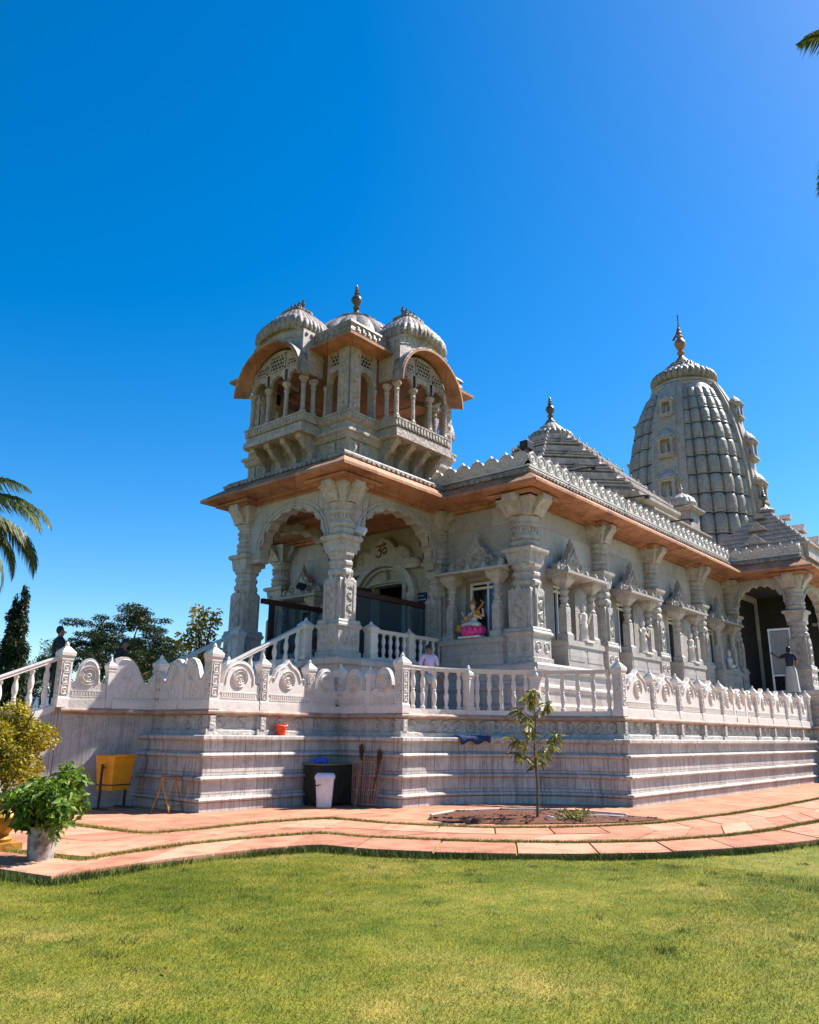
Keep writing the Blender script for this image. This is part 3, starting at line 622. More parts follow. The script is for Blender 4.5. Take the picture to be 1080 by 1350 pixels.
# ---- columns
def column(parent, x, y, s=1., z0=HF, name="column"):
    def P(pr): return [(h * s, z) for h, z in pr]
    H = ETOP - z0; k = H / 3.87; c = (x, y, z0); Z = lambda pr: [(h * s, z * k) for h, z in pr]
    mb = MB(); mb.sq(c, Z([(.25, .79), (.25, 1.66), (.20, 1.74)]))
    for dx, dy in ((1, 0), (-1, 0), (0, 1), (0, -1)):
        w = .155 * s; e = .295 * s
        mb.box(x + (dx * .2 * s if dx else -w) - (0 if dx else 0), x + (dx * e if dx else w), y + (dy * .2 * s if dy else -w), y + (dy * e if dy else w), z0 + .79 * k, z0 + 1.60 * k) if (dx + dy) > 0 else \
            mb.box(x + (dx * e if dx else -w), x + (dx * .2 * s if dx else w), y + (dy * e if dy else -w), y + (dy * .2 * s if dy else w), z0 + .79 * k, z0 + 1.60 * k)
        fr = ((x + dx * e, y + dy * e, z0), (-dy, dx), (dx, dy)); m2 = MB(frame=fr)
        m2.face([(-w, 1.60 * k), (-w * .62, 1.60 * k), (0, 1.60 * k), (w * .62, 1.60 * k), (w, 1.60 * k), (w * .9, 1.70 * k), (w * .45, 1.66 * k), (0, 1.80 * k), (-w * .45, 1.66 * k), (-w * .9, 1.70 * k)], -.006, -.08)
        for q in (-w * .8, w * .8): m2.box(q - .012, q + .012, -.01, .014, .84 * k, 1.56 * k)
        pts = [(w * .42 * math.sin(t * 2 * PI * 2.5), .008, (.88 + .64 * t) * k) for t in np.linspace(0, 1, 22)]; m2.tube(pts, .018 * s, 4)
        for t in np.linspace(0, 1, 6): m2.ball((w * .2 * math.cos(t * 15.7), .0, (.9 + .6 * t) * k), (.035 * s, .02, .035 * s), 6, 4)
        k0 = len(mb.v); mb.v += m2.v; mb.f += [tuple(i + k0 for i in f) for f in m2.f]
    mb.octo(c, Z([(.215, 1.60), (.235, 1.74), (.265, 1.78), (.275, 1.83), (.265, 1.88), (.235, 1.91), (.235, 1.98), (.26, 2.0), (.26, 2.06), (.23, 2.10), (.23, 2.16), (.28, 2.20), (.28, 2.26), (.2, 2.27)]))
    sh = mb.build(name, M_COLM, parent)
    ROOT[sh.name] = ROOT[parent.name]
    mb = MB(); mb.sq(c, Z([(.345, -.02), (.345, .12), (.315, .14), (.315, .60), (.335, .62), (.355, .655), (.355, .69), (.325, .73), (.33, .76), (.31, .80), (.2, .81)]))
    for dx, dy in ((1, 0), (-1, 0), (0, 1), (0, -1)):
        m2 = MB(frame=((x + dx * .315 * s, y + dy * .315 * s, z0), (-dy, dx), (dx, dy)))
        for q in (-1, 1): m2.ring((q * .15 * s, .37 * k), .07 * s, .11 * s, -.004, .02, 10); m2.ball((q * .15 * s, 0, .37 * k), (.05 * s, .02, .05 * s), 6, 4)
        k0 = len(mb.v); mb.v += m2.v; mb.f += [tuple(i + k0 for i in f) for f in m2.f]
    mb.build("pedestal", M_COLM, sh)
    mb = MB(); mb.sq(c, Z([(.235, 2.26), (.245, 2.30), (.265, 2.46), (.27, 2.52), (.325, 2.55), (.335, 2.59), (.335, 2.635), (.28, 2.66), (.2, 2.665)]))
    mb.lathe(c, Z([(.20, 2.66), (.255, 2.68), (.285, 2.74), (.285, 2.80), (.25, 2.83), (.29, 2.87), (.29, 2.92), (.25, 2.94), (.235, 3.02), (.235, 3.14), (.285, 3.17), (.285, 3.21), (.25, 3.235), (.255, 3.30), (.30, 3.34), (.30, 3.38), (.26, 3.40)]), 20)
    for a in range(20): mb.ball((x + .245 * s * math.cos(a * PI / 10), y + .245 * s * math.sin(a * PI / 10), z0 + 3.08 * k), (.03 * s, .03 * s, .05 * s), 5, 4)
    mb.sq(c, Z([(.22, 3.38), (.27, 3.42), (.29, 3.5), (.37, 3.74), (.40, 3.76), (.40, 3.872)]))
    for dx, dy in ((1, 0), (-1, 0), (0, 1), (0, -1)):
        m2 = MB(frame=((x, y, z0), (dx, dy), (-dy, dx)))
        m2.face([(.2 * s, 3.40 * k), (.30 * s, 3.42 * k), (.35 * s, 3.49 * k), (.39 * s, 3.58 * k), (.47 * s, 3.66 * k), (.53 * s, 3.72 * k), (.55 * s, 3.80 * k), (.55 * s, 3.867 * k), (.2 * s, 3.867 * k)], .155 * s, -.155 * s)
        m2.tube([(.50 * s, -.17 * s, 3.76 * k), (.50 * s, .17 * s, 3.76 * k)], .05 * s, 8)
        k0 = len(mb.v); mb.v += m2.v; mb.f += [tuple(i + k0 for i in f) for f in m2.f]
    mb.build("capital", M_COLM, sh)
    return sh
c0 = column(TM, PF, PV0)
for x, y in ((PF, PV1), (HU - .02, PV0), (HU - .02, PV1)): instance_part(c0, TM, (x - PF, y - PV0, 0))
c1 = column(TM, HU + .0, HV - .0, 1.2); instance_part(c1, TM, (0, HV2 - HV, 0))
c2 = column(TM, 19.05, HV - .08, .92)
for u in (22.3, 25.85): instance_part(c2, TM, (u - 19.05, 0, 0))
c3 = column(TM, SU0, SV, 1.1); instance_part(c3, TM, (SU1 - SU0, 0, 0)); instance_part(c2, TM, (SU0 - 19.05, -.05, 0))
# ---- cusped arches between the columns
def cusped(mb, xl, xr, zs, zt, x0, x1, zb, ztop, y0, y1, nc=9, N=90, depth=.07, beads=True):
    xc = (xl + xr) / 2; hw = (xr - xl) / 2; A = []
    for i in range(N + 1):
        th = PI * (1 - i / N); f = 1 - depth * (1 - abs(math.sin(nc * th)) ** .7)
        A.append((xc + hw * f * math.cos(th), zs + (zt - zs) * f * math.sin(th) ** .85))
    T_ = [(xl + (xr - xl) * i / N, ztop) for i in range(N + 1)]
    A[0] = (xl, zs); A[-1] = (xr, zs); vs = []; fs = []
    for (a, b) in zip(A, T_): vs += [(a[0], y0, a[1]), (b[0], y0, b[1]), (a[0], y1, a[1]), (b[0], y1, b[1])]
    for i in range(N):
        p = 4 * i; q = p + 4; fs += [(p, q, q + 1, p + 1), (p + 2, p + 3, q + 3, q + 2), (p, p + 2, q + 2, q), (p + 1, q + 1, q + 3, p + 3)]
    mb.add(vs, fs)
    if x0 < xl: mb.box(x0, xl, y0, y1, zb, ztop)
    if x1 > xr: mb.box(xr, x1, y0, y1, zb, ztop)
    if beads:
        for sc, rr in ((1.055, .03), (1.14, .015)):
            mb.tube([(xc + hw * sc * math.cos(PI * (1 - i / 40)), y1 + .004, zs + (zt - zs) * (1 + (sc - 1) * 1.2) * math.sin(PI * i / 40) ** .85) for i in range(41)], rr, 5)
        for i in range(2 * nc):
            th = PI * (i + .5) / (2 * nc); mb.ball((xc + hw * 1.0 * math.cos(th), y1 - .02, zs + (zt - zs) * 1.0 * math.sin(th) ** .85), (.05, .04, .05), 7, 5)
    return mb
def arch_part(frame, xl, xr, zs, zt, x0, x1, zb):
    return cusped(MB(frame=frame), xl, xr, zs, zt, x0, x1, zb, ETOP, -.14, .14).build("cusped_arch", M_WALL, TM)
arch_part(FU(PF, 0), -PV1 + .62, -PV0 - .42, 5.36, 6.40, -PV1 + .2, -PV0 - .2, 5.25)
arch_part(FV(0, PV0), PF + .45, HU - .45, 5.42, 6.46, PF + .2, HU - .2, 5.25)
arch_part(FVB(0, PV1), -HU + .45, -PF - .45, 5.42, 6.46, -HU + .2, -PF - .2, 5.25)
arch_part(FU(SU0, 0), -9.36, -7.62, 5.45, 6.50, -HV, -SV - .1, HF)
arch_part(FV(0, SV), SU0 + .5, SU1 - .5, 5.42, 6.46, SU0 + .2, SU1 - .2, 5.25)
mb = MB(frame=FUB(SU1, 0)); wall(mb, SV, HV, 2.6, ETOP, []); mb.build("added_end_wall", mat("porch_shade_plaster", (.035, .032, .024), .9, var=(.02, .018, .014), scale=2.), TM)  # wall added across the open end; porch shade put into its colour
MB().box(SU0 - .1, SU1, SV - .1, HV, 6.60, 6.66).build("side_porch_ceiling", MATS["porch_shade_plaster"], TM)  # ceiling takes the same colour with the porch shade in it
mb = MB(); mb.box(PF - .1, HU, PV0 - .1, PV1 + .1, 6.60, 6.66)
for u in np.linspace(PF + .5, HU - .5, 5): mb.box(u - .06, u + .06, PV0 - .1, PV1 + .1, 6.50, 6.602)
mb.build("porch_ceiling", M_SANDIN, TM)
MB().box(29.36, 32.39, HV + .10, HV + .14, HF + .01, 6.39).build("unlit_side_doorway", M_DARK, TM)  # black sheet in the opening stands for the unlit hall behind
# ---- windows with little columns, canopy and carved gable
def window(frame, c, left_pane=M_GLASS, right_pane=M_GLASS):
    fr = (tuple(Vector(frame[0]) + Vector((frame[1][0] * c, frame[1][1] * c, 0))), frame[1], frame[2])
    mb = MB(frame=fr)
    for a, b in ((-.52, -.46), (.46, .52), (-.02, .03)): mb.box(a, b, -.27, -.20, 3.52, 4.92)
    for a, b in ((3.525, 3.57), (4.74, 4.80), (4.86, 4.915)): mb.box(-.515, .515, -.265, -.205, a, b)
    w = mb.build("window", M_FRAME, TM); ROOT[w.name] = ROOT[TM.name]
    MB(frame=fr).box(-.47, -.01, -.255, -.245, 3.54, 4.9).build("window_pane", left_pane, w)
    MB(frame=fr).box(.02, .47, -.258, -.248, 3.54, 4.9).build("window_pane", right_pane, w)
    mb = MB(frame=fr); mb.box(-.86, .86, 0, .52, 2.86, 3.34); mb.box(-.90, .90, -.01, .56, 3.34, 3.44); mb.box(-.88, .88, -.01, .54, 3.44, 3.47); mb.box(-.88, .88, 0, .54, 2.845, 2.95)
    for q in (-.43, .43): mb.box(q - .36, q + .36, .5, .53, 3.0, 3.28)
    mb.build("sill", M_WALL, w)
    for q in (-.66, .66):
        mb = MB(frame=fr); cc = (q, .36, 0)
        mb.sq(cc, [(.14, 3.46), (.14, 3.60), (.115, 3.63), (.10, 3.66), (.10, 4.22), (.085, 4.25)])
        mb.lathe(cc, [(.085, 4.22), (.11, 4.26), (.11, 4.30), (.085, 4.33), (.085, 4.42), (.11, 4.44), (.11, 4.48), (.085, 4.5), (.085, 4.58), (.115, 4.61), (.115, 4.65), (.09, 4.68), (.09, 4.74)], 12)
        mb.sq(cc, [(.09, 4.73), (.12, 4.78), (.19, 4.88), (.20, 4.90), (.20, 5.0)])
        mb.build("small_column", M_COLM, w)
    mb = MB(frame=fr); mb.add([(x, y, z) for z in (0, 1) for x, y in ((-1, 0), (1, 0), (1, 1), (-1, 1))], []) if False else None
    vs = [(-.86, 0, 5.20), (.86, 0, 5.20), (1.02, .70, 5.06), (-1.02, .70, 5.06), (-.86, 0, 5.00), (.86, 0, 5.00), (1.02, .70, 5.0), (-1.02, .70, 5.0)]
    mb.add(vs, [(0, 1, 2, 3), (4, 7, 6, 5), (3, 2, 6, 7), (0, 3, 7, 4), (1, 5, 6, 2), (0, 4, 5, 1)])
    for q in np.linspace(-.92, .92, 5): mb.lathe((q, .62, 5.06), [(.05, 0), (.07, .03), (.05, .07), (.01, .14)], 6)
    mb.build("canopy", M_WALL, w)
    mb = MB(frame=fr); half = [(-.80, 5.17), (-.80, 5.28), (-.70, 5.36), (-.60, 5.30), (-.50, 5.34), (-.44, 5.46), (-.34, 5.44), (-.28, 5.52), (-.24, 5.64), (-.15, 5.66), (-.10, 5.76), (-.05, 5.84), (0, 5.95)]
    mb.face(half + [(-x, z) for x, z in half[::-1][1:]], .30, .12)
    for q in (-.36, 0, .36): mb.ring((q, 5.30 + (.12 if q == 0 else 0)), .05, .11, .29, .34, 10); mb.ball((q, .30, 5.30 + (.12 if q == 0 else 0)), (.05, .03, .05), 6, 4)
    mb.tube([(x * .82, .31, 5.17 + (z - 5.17) * .8) for x, z in half + [(-x, z) for x, z in half[::-1][1:]]], .022, 4)
    mb.lathe((0, .22, 5.86), [(.05, 0), (.075, .05), (.04, .1), (.05, .13), (.008, .2)], 8)
    mb.build("carved_gable", M_OLDS, w)
    return w
for c in WR: window(FV(0, HV), c)
window(FU(HU, 0), -WF[0], M_GLASS, M_BLUE); window(FU(HU, 0), -WF[1])
# ---- doorway with its arch, the carved crest and the Om
fr = FU(HU, -0.); fr = ((HU, DV, 0), (0, -1), (-1, 0))
mb = MB(frame=fr); mb.box(-.56, .56, -1.2, -1.1, HF, 5.2); mb.box(-.56, -.551, -1.1, -.3, HF, 5.2); mb.box(.551, .56, -1.1, -.3, HF, 5.2); mb.box(-.56, .56, -1.1, -.3, 5.14, 5.2)
dr = mb.build("doorway", M_DARK, TM); ROOT[dr.name] = ROOT[TM.name]
mb = MB(frame=fr); N = 40
def archband(mb, r0, r1, h0, h1, zs, y0, y1, zb):
    vs = []; fs = []
    for i in range(N + 1):
        a = PI * (1 - i / N)
        for r, h in ((r0, h0), (r1, h1)):
            for y in (y0, y1): vs.append((r * math.cos(a), y, zs + h * math.sin(a)))
    for i in range(N):
        p = 4 * i; q = p + 4; fs += [(p, p + 1, q + 1, q), (p + 2, q + 2, q + 3, p + 3), (p + 1, p + 3, q + 3, q + 1), (p, q, q + 2, p + 2)]
    mb.add(vs, fs)
    for s in (-1, 1): mb.box(min(s * r0, s * r1), max(s * r0, s * r1), y0, y1, zb, zs)
archband(mb, .95, 1.12, .86, 1.0, 4.75, 0., .22, HF); archband(mb, .86, .93, .78, .84, 4.75, 0., .12, HF); archband(mb, .60, .72, .05, .12, 5.13, 0., .08, HF)
for s in (-1, 1): mb.lathe((s * 1.03, .24, 0), [(.12, HF), (.12, 3.1), (.08, 3.15), (.08, 4.2), (.11, 4.25), (.08, 4.3), (.08, 4.55), (.14, 4.7), (.14, 4.78)], 12)
mb.build("door_arch", M_WALL, dr)
mb = MB(frame=fr); half = [(-1.25, 5.45), (-1.30, 5.62), (-1.15, 5.72), (-1.0, 5.66), (-.92, 5.8), (-.86, 6.0), (-.66, 6.10), (-.48, 6.04), (-.42, 6.12), (-.30, 6.28), (0, 6.42)]
low = [(.95 * math.cos(a), 4.78 + .98 * math.sin(a)) for a in np.linspace(.25 * PI, .75 * PI, 12)]
mb.face(half + [(-x, z) for x, z in half[::-1][1:]] + low, .20, .0)
for q in (-.78, .78): mb.ring((q, 5.84), .07, .15, .19, .24, 12); mb.ball((q, .2, 5.84), (.07, .04, .07), 8, 4)
mb.tube([(x * .95, .21, 5.4 + (z - 5.4) * .95) for x, z in half + [(-x, z) for x, z in half[::-1][1:]]], .03, 5)
mb.ball((0, .08, 5.32), (.10, .10, .18), 8, 6); mb.ball((0, .1, 5.55), .07, 8, 6)
mb.build("carved_crest", M_WALL, dr)
mb = MB(frame=fr); q = .019; OX, OZ, sc = -.02, 6.02, .16
def stroke(pts, w=q): mb.tube([(OX + x * sc, .215, OZ + z * sc) for x, z in pts], w, 5)
stroke([(-1.1, .85), (-.8, 1.05), (-.4, .95), (-.3, .6), (-.5, .3), (-.85, .2), (-.45, .15), (-.15, -.15), (-.2, -.65), (-.6, -.95), (-1.05, -.85), (-1.25, -.5)])
stroke([(-.35, .1), (.1, .15), (.4, .45), (.75, .55), (1.0, .25), (.95, -.25), (.65, -.55), (.35, -.4), (.3, -.2)])
stroke([(-.1, 1.15), (.2, .95), (.6, 1.0), (.85, 1.3)]); mb.ball((OX + .4 * sc, .215, OZ + 1.45 * sc), (.024, .02, .03), 6, 4)
mb.build("om_symbol", M_OM, dr)
mb = MB(frame=((HU - .02, DV + .56, 0), (-.90, .35), (-.35, -.90))); mb.box(0, .52, -.02, .03, HF + .01, 5.1); mb.build("door_leaf", M_WOOD, dr)
# ---- eaves, cornice and parapet crest
mb = MB(); CB = BODY[:-1] + [(39.9, HV2)]
mb.sweep(BODY, [(0., 6.66), (.16, 6.66), (.16, 6.72), (.30, 6.725), (.30, 6.765), (.42, 6.77), (.84, 6.815), (.90, 6.815), (.90, 6.88), (.47, 7.19), (0., 7.20)], capends=False)
def corner_bits(mb):
    for (x, y) in ((PF, PV0), (HU, HV), (SU0, SV), (PF, PV1)):
        for s_, z in ((.62, 6.70), (.48, 6.66)): mb.box(x - s_, x + s_, y - s_, y + s_, z, z + .06)
    for u in (19.05, 22.3, 25.85):
        for s_, z in ((.52, 6.70), (.42, 6.66)): mb.box(u - s_, u + s_, HV - s_, HV + .1, z, z + .06)
corner_bits(mb)
mb.build("eave", M_SAND, TM)
mb = MB(); mb.sweep(BODY, [(.30, 7.16), (.46, 7.16), (.46, 7.185), (.50, 7.19), (.52, 7.23), (.52, 7.27), (.46, 7.30), (.44, 7.34), (.40, 7.36), (-1., 7.36)], capends=False)
a_ = 0
for a, b in zip(BODY[1:-2], BODY[2:-1]):
    d, n, L_ = dirs(a, b); k = int(L_ / .16); mb.frame = ((a[0] + n.x * .5, a[1] + n.y * .5, 0), d, n)
    for i in range(k): x = (i + .5) * L_ / k; mb.box(x - .045, x + .045, -.06, .035, 7.185, 7.255)
    mb.frame = None
mb.build("cornice_band", M_OLD, TM)
def crest(parent, runs, z, h=.42, step=.40, name="parapet_crest", off=.42, m=M_OLDS):
    mb = MB()
    for a, b, e0, e1 in runs:
        d, n, L_ = dirs(a, b); a2 = Vector(a) - d * e0; L2 = L_ + e0 + e1; mb.frame = ((a2.x + n.x * off, a2.y + n.y * off, 0), d, n)
        mb.box(0, L2, -.10, 0, z, z + h * .62); mb.box(0, L2, -.12, .03, z, z + .05); k = max(1, round(L2 / step)); s = L2 / k
        for i in range(k):
            x = (i + .5) * s; r = s * .49; zc = z + h * .50
            pts = [(x - r * .9, z + h * .3)] + [(x - r * math.cos(t), zc + r * .9 * math.sin(t)) for t in np.linspace(.0, .46 * PI, 9)] + [(x, z + h * 1.05)] + [(x + r * math.cos(t), zc + r * .9 * math.sin(t)) for t in np.linspace(.46 * PI, 0, 9)] + [(x + r * .9, z + h * .3)]
            mb.face(pts, .006, -.09); mb.ring((x, zc), r * .6, r * .88, .0, .025, 14); mb.ring((x, zc), 0., r * .35, .0, .022, 8)
        mb.frame = None
    return mb.build(name, m, parent)
crest(TM, [((SU0, HV), (HU, HV), -.45, .42), ((HU, HV), (HU, PV0), .42, -.0), ((SU1, SV), (SU0, SV), .42, .42), ((SU0, SV), (SU0, HV), .42, -.42), ((HU, PV1), (HU, HV2), 0., .42), ((HU, HV2), (39., HV2), .42, 0.), ((39., HV), (SU1, HV), 0., -.42)], 7.36, m=M_PLAIN, h=.45)
mb = MB(); mb.prism([(HU - .3, HV - .3), (40., HV - .3), (40., HV2 + .3), (HU - .3, HV2 + .3)], 7.0, 7.352); mb.prism([(SU0 - .3, SV - .3), (SU1 + .3, SV - .3), (SU1 + .3, HV - .31), (SU0 - .3, HV - .31)], 7.0, 7.352); mb.prism([(PF - .3, PV0 - .3), (HU - .31, PV0 - .3), (HU - .31, PV1 + .3), (PF - .3, PV1 + .3)], 7.0, 7.352)
mb.build("flat_roof", M_OLDS, TM)
FINIAL = [(.55, 0), (.62, .05), (.50, .10), (.28, .16), (.20, .22), (.34, .27), (.34, .30), (.18, .34), (.42, .44), (.52, .52), (.42, .60), (.18, .68), (.30, .72), (.16, .76), (.22, .82), (.12, .86), (.16, .90), (.05, .96), (.01, 1.)]
def finial(c, h, w, parent, m=M_FIN): return MB().lathe(c, [(r * w, z * h) for r, z in FINIAL], 12).build("finial", m, parent, smooth=True)
def fluted(mb, c, prof, n=28, k=14, amp=.05, p=2., rot=0.):
    vs = []; fs = []; n = k * 6
    for r, z in prof:
        for i in range(n):
            a = 2 * PI * i / n; q = r * (1 - amp + amp * abs(math.sin(k * a / 2 + rot)) ** .6)
            if p != 2.: q /= (abs(math.cos(a)) ** p + abs(math.sin(a)) ** p) ** (1 / p)
            vs.append((c[0] + q * math.cos(a), c[1] + q * math.sin(a), c[2] + z))
    for j in range(len(prof) - 1):
        for i in range(n): fs.append((j * n + i, j * n + (i + 1) % n, (j + 1) * n + (i + 1) % n, (j + 1) * n + i))
    fs += [tuple(range(n))[::-1], tuple(range((len(prof) - 1) * n, len(prof) * n))]
    return mb.add(vs, fs)

# ---- pavilion over the porch
PU, PV, AU, AV = 14.07, 13.98, 1.95, 1.78
def rect(d=0.): return [(PU + AU + d, PV - AV - d), (PU - AU - d, PV - AV - d), (PU - AU - d, PV + AV + d), (PU + AU + d, PV + AV + d)]
mb = MB(); mb.sweep(rect(), [(.10, 7.33), (.10, 7.44), (.05, 7.47), (0, 7.50), (0, 7.86), (.05, 7.88), (.08, 7.92), (.08, 8.0), (.14, 8.03), (.14, 8.10), (.05, 8.13), (.02, 8.16), (.02, 8.30), (.06, 8.32), (.10, 8.35), (.10, 8.48), (.12, 8.49), (.12, 8.53), (-.4, 8.53)], closed=True)
for fr, half in ((((PU - AU, PV, 0), (0, -1), (-1, 0)), AV), (((PU, PV - AV, 0), (1, 0), (0, -1)), AU), (((PU + AU, PV, 0), (0, 1), (1, 0)), AV), (((PU, PV + AV, 0), (-1, 0), (0, 1)), AU)):
    mb.frame = fr
    for s in (-1, 1):
        for x in (half - .16, half - .50): mb.box(min(s * (x - .13), s * (x + .13)), max(s * (x - .13), s * (x + .13)), 0, .035, 7.52, 7.84); mb.ring((s * x, 7.68), .04, .09, .03, .055, 10)
    k = int(2 * half / .11)
    for i in range(k): x = -half + (i + .5) * 2 * half / k; mb.box(x - .03, x + .03, .09, .118, 8.37, 8.46)
    mb.frame = None
mb.prism([(PU - AU + .1, PV - AV + .1), (PU + AU - .1, PV - AV + .1), (PU + AU - .1, PV + AV - .1), (PU - AU + .1, PV + AV - .1)], 7.35, 8.50)
PAV = mb.build("pavilion", M_TOWER, TM); ROOT[PAV.name] = ROOT[TM.name]
BAYX = (-.13, .05, 0., 0.)
FACES = [(((PU - AU, PV, 0), (0, -1), (-1, 0)), AV), (((PU, PV - AV, 0), (1, 0), (0, -1)), AU), (((PU + AU, PV, 0), (0, 1), (1, 0)), AV), (((PU, PV + AV, 0), (-1, 0), (0, 1)), AU)]
def jali(mb, x0, x1, z0, z1, y, k=None):
    mb.box(x0, x1, y - .012, y + .012, z0, z0 + .03); mb.box(x0, x1, y - .012, y + .012, z1 - .03, z1); mb.box(x0, x0 + .03, y - .012, y + .012, z0, z1); mb.box(x1 - .03, x1, y - .012, y + .012, z0, z1)
    s = .105; i = 0
    z = z0
    for r in range(int((z1 - z0) / s) + 1):
        zz = z0 + r * s
        if zz < z1 - .02: mb.box(x0 + .02, x1 - .02, y - .010, y + .010, zz - .014, zz + .014)
        for q in range(int((x1 - x0) / s) + 2):
            xx = x0 + (q + (r % 2) * .5) * s
            if x0 + .02 < xx < x1 - .02: mb.box(xx - .014, xx + .014, y - .0105, y + .0105, zz, min(zz + s, z1))
arch_w = .25
for fi, (fr, half) in enumerate(FACES):
    xb = 1.02; xo = (xb + half) / 2 - .08
    for s in (-1, 1):
        mb = MB(frame=fr); a, b = sorted((s * (xo - arch_w), s * (xo + arch_w)))
        cusped(mb, a, b, 9.36, 9.70, a, b, 9.3, 9.77, -.16, -.0, 5, 30, .08, False)
        lo, hi = sorted((s * xb, s * half)); hi2 = hi - (.003 if s > 0 else 0)
        mb.box(lo, a, -.16, 0., 8.52, 10.2); mb.box(b, hi, -.16, 0., 8.52, 10.2)
        mb.box(a, b, -.16, 0., 9.77, 9.83); mb.box(a, b, -.16, 0., 10.14, 10.2)
        pc = s * (half - .17)
        mb.box(pc - .165, pc + .165, 0., .045, 8.53, 10.18) if True else None
        for k in range(6): mb.ring((pc, 8.70 + .26 * k), .05, .10, .04, .07, 8)
        for e in (a - .05, b + .05): mb.lathe((e, .03, 0), [(.05, 8.53), (.05, 8.62), (.035, 8.64), (.035, 9.2), (.06, 9.26), (.06, 9.32)], 8)
        mb.build("upper_wall", M_TOWER, PAV)
        mb = MB(frame=fr); jali(mb, a, b, 9.83, 10.14, -.05); mb.build("lattice", M_TOWER, PAV)
    # projecting balcony bay
    fr0 = fr; fr = (tuple(Vector(fr[0]) + Vector((fr[1][0] * BAYX[fi], fr[1][1] * BAYX[fi], 0))), fr[1], fr[2])
    mb = MB(frame=fr); P = .60; bw = .99
    mb.box(-bw - .06, bw + .06, 0., P + .08, 8.06, 8.16); mb.box(-bw - .02, bw + .02, 0., P + .03, 8.16, 8.30); mb.box(-bw, bw, 0., P, 8.30, 8.34); mb.box(-bw - .05, bw + .05, 0., P + .05, 8.345, 8.51); mb.box(-bw - .07, bw + .07, 0., P + .07, 8.51, 8.55)
    for i in range(17): x = -bw + (i + .5) * 2 * bw / 17; mb.box(x - .035, x + .035, P + .04, P + .066, 8.37, 8.49)
    mb.build("balcony", M_TOWER, PAV)
    for x in (-.85, -.30, .28, .83):
        m2 = MB(frame=(tuple(Vector(fr[0]) + Vector((fr[1][0] * x, fr[1][1] * x, 0))), fr[2], fr[1]))
        m2.face([(0, 7.48), (.10, 7.46), (.15, 7.52), (.13, 7.60), (.20, 7.70), (.32, 7.78), (.42, 7.88), (.52, 7.96), (.58, 8.06), (0, 8.06)], .075, -.075)
        m2.tube([(.12, -.09, 7.55), (.12, .09, 7.55)], .055, 8); m2.tube([(.50, -.09, 8.0), (.50, .09, 8.0)], .06, 8)
        m2.build("bracket", M_TOWER, PAV)
    ARC = lambda x, hw, z0, h: z0 + h * math.sqrt(max(0., 1 - (x / hw) ** 2))
    mb = MB(frame=fr)
    cols = [-.93, -.33, .33, .93]
    def panel_front(mb, xs, y0, y1):
        for a, b in zip(xs[:-1], xs[1:]):
            cusped(mb, a + .05, b - .05, 9.44, 9.76, a + .05, b - .05, 9.3, 9.86, y0, y1, 5, 30, .10, False)
    panel_front(mb, cols, P - .10, P - .02)
    # tympanum above the three arches, following the curved eave
    n = 24; vs = []; fs = []
    for i in range(n + 1):
        x = -.98 + 1.96 * i / n; zt = ARC(x, 1.03, 9.42, 1.02) - .03
        vs += [(x, P - .10, 9.86), (x, P - .02, 9.86), (x, P - .10, max(zt, 9.88)), (x, P - .02, max(zt, 9.88))]
    for i in range(n): p = 4 * i; q = p + 4; fs += [(p + 1, q + 1, q + 3, p + 3), (p, p + 2, q + 2, q), (p, q, q + 1, p + 1)]
    mb.add(vs, fs)
    for s in (-1, 1): mb.box(min(s * .92, s * .99), max(s * .92, s * .99), 0., P - .1, 9.60, 10.25)
    mb.build("bay_tympanum", M_TOWER, PAV)
    for a, b, z1 in ((-.76, -.38, 10.10), (-.28, .28, 10.31), (.38, .76, 10.10)): mb = MB(frame=fr); jali(mb, a, b, 9.90, z1, P - .005); mb.build("lattice", M_TOWER, PAV)
    for a, b, z1 in ((-.75, -.39, 10.09), (-.27, .27, 10.30), (.39, .75, 10.09)): MB(frame=fr).box(a, b, P - .019, P - .016, 9.91, z1).build("lattice_shade", M_DARK, PAV)  # dark sheets stand for the shade behind the pierced lattice
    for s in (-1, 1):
        a, b = sorted((s * (xo - arch_w), s * (xo + arch_w))); MB(frame=fr0).box(a, b, -.15, -.12, 9.84, 10.13).build("lattice_shade", M_DARK, PAV)
    for x, y in [(c, P - .06) for c in cols] + [(-.93, .22), (.93, .22)]:
        MB(frame=fr).lathe((x, y, 0), [(.085, 8.54), (.085, 8.62), (.06, 8.66), (.055, 8.7), (.055, 9.24), (.08, 9.28), (.06, 9.31), (.06, 9.36), (.11, 9.42), (.12, 9.46), (.12, 9.48)], 8).build("bay_column", M_TOWER, PAV)
    # curved sandstone eave
    n = 36; vs = []; fs = []; mb = MB(frame=fr)
    for i in range(n + 1):
        t = PI * (1 - i / n); 
        for y, hw_, z0_, h_ in ((P - .03, 1.02, 9.46, 1.03), (P + .36, 1.15, 9.36, 1.10)):
            for e in (0., .05): vs.append(((hw_ + e) * math.cos(t), y, z0_ + (h_ + e) * math.sin(t)))
    for i in range(n): p = 4 * i; q = p + 4; fs += [(p, q, q + 2, p + 2), (p + 1, p + 3, q + 3, q + 1), (p + 2, q + 2, q + 3, p + 3), (p, p + 1, q + 1, q)]
    fs += [(0, 2, 3, 1), (4 * n, 4 * n + 1, 4 * n + 3, 4 * n + 2)]
    mb.add(vs, fs); mb.build("curved_eave", M_SAND, PAV)
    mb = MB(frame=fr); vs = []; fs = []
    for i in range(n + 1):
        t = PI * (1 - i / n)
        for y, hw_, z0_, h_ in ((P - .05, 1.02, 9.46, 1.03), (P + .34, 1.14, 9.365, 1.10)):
            for e in (.053, .085): vs.append(((hw_ + e) * math.cos(t), y, z0_ + (h_ + e) * math.sin(t)))
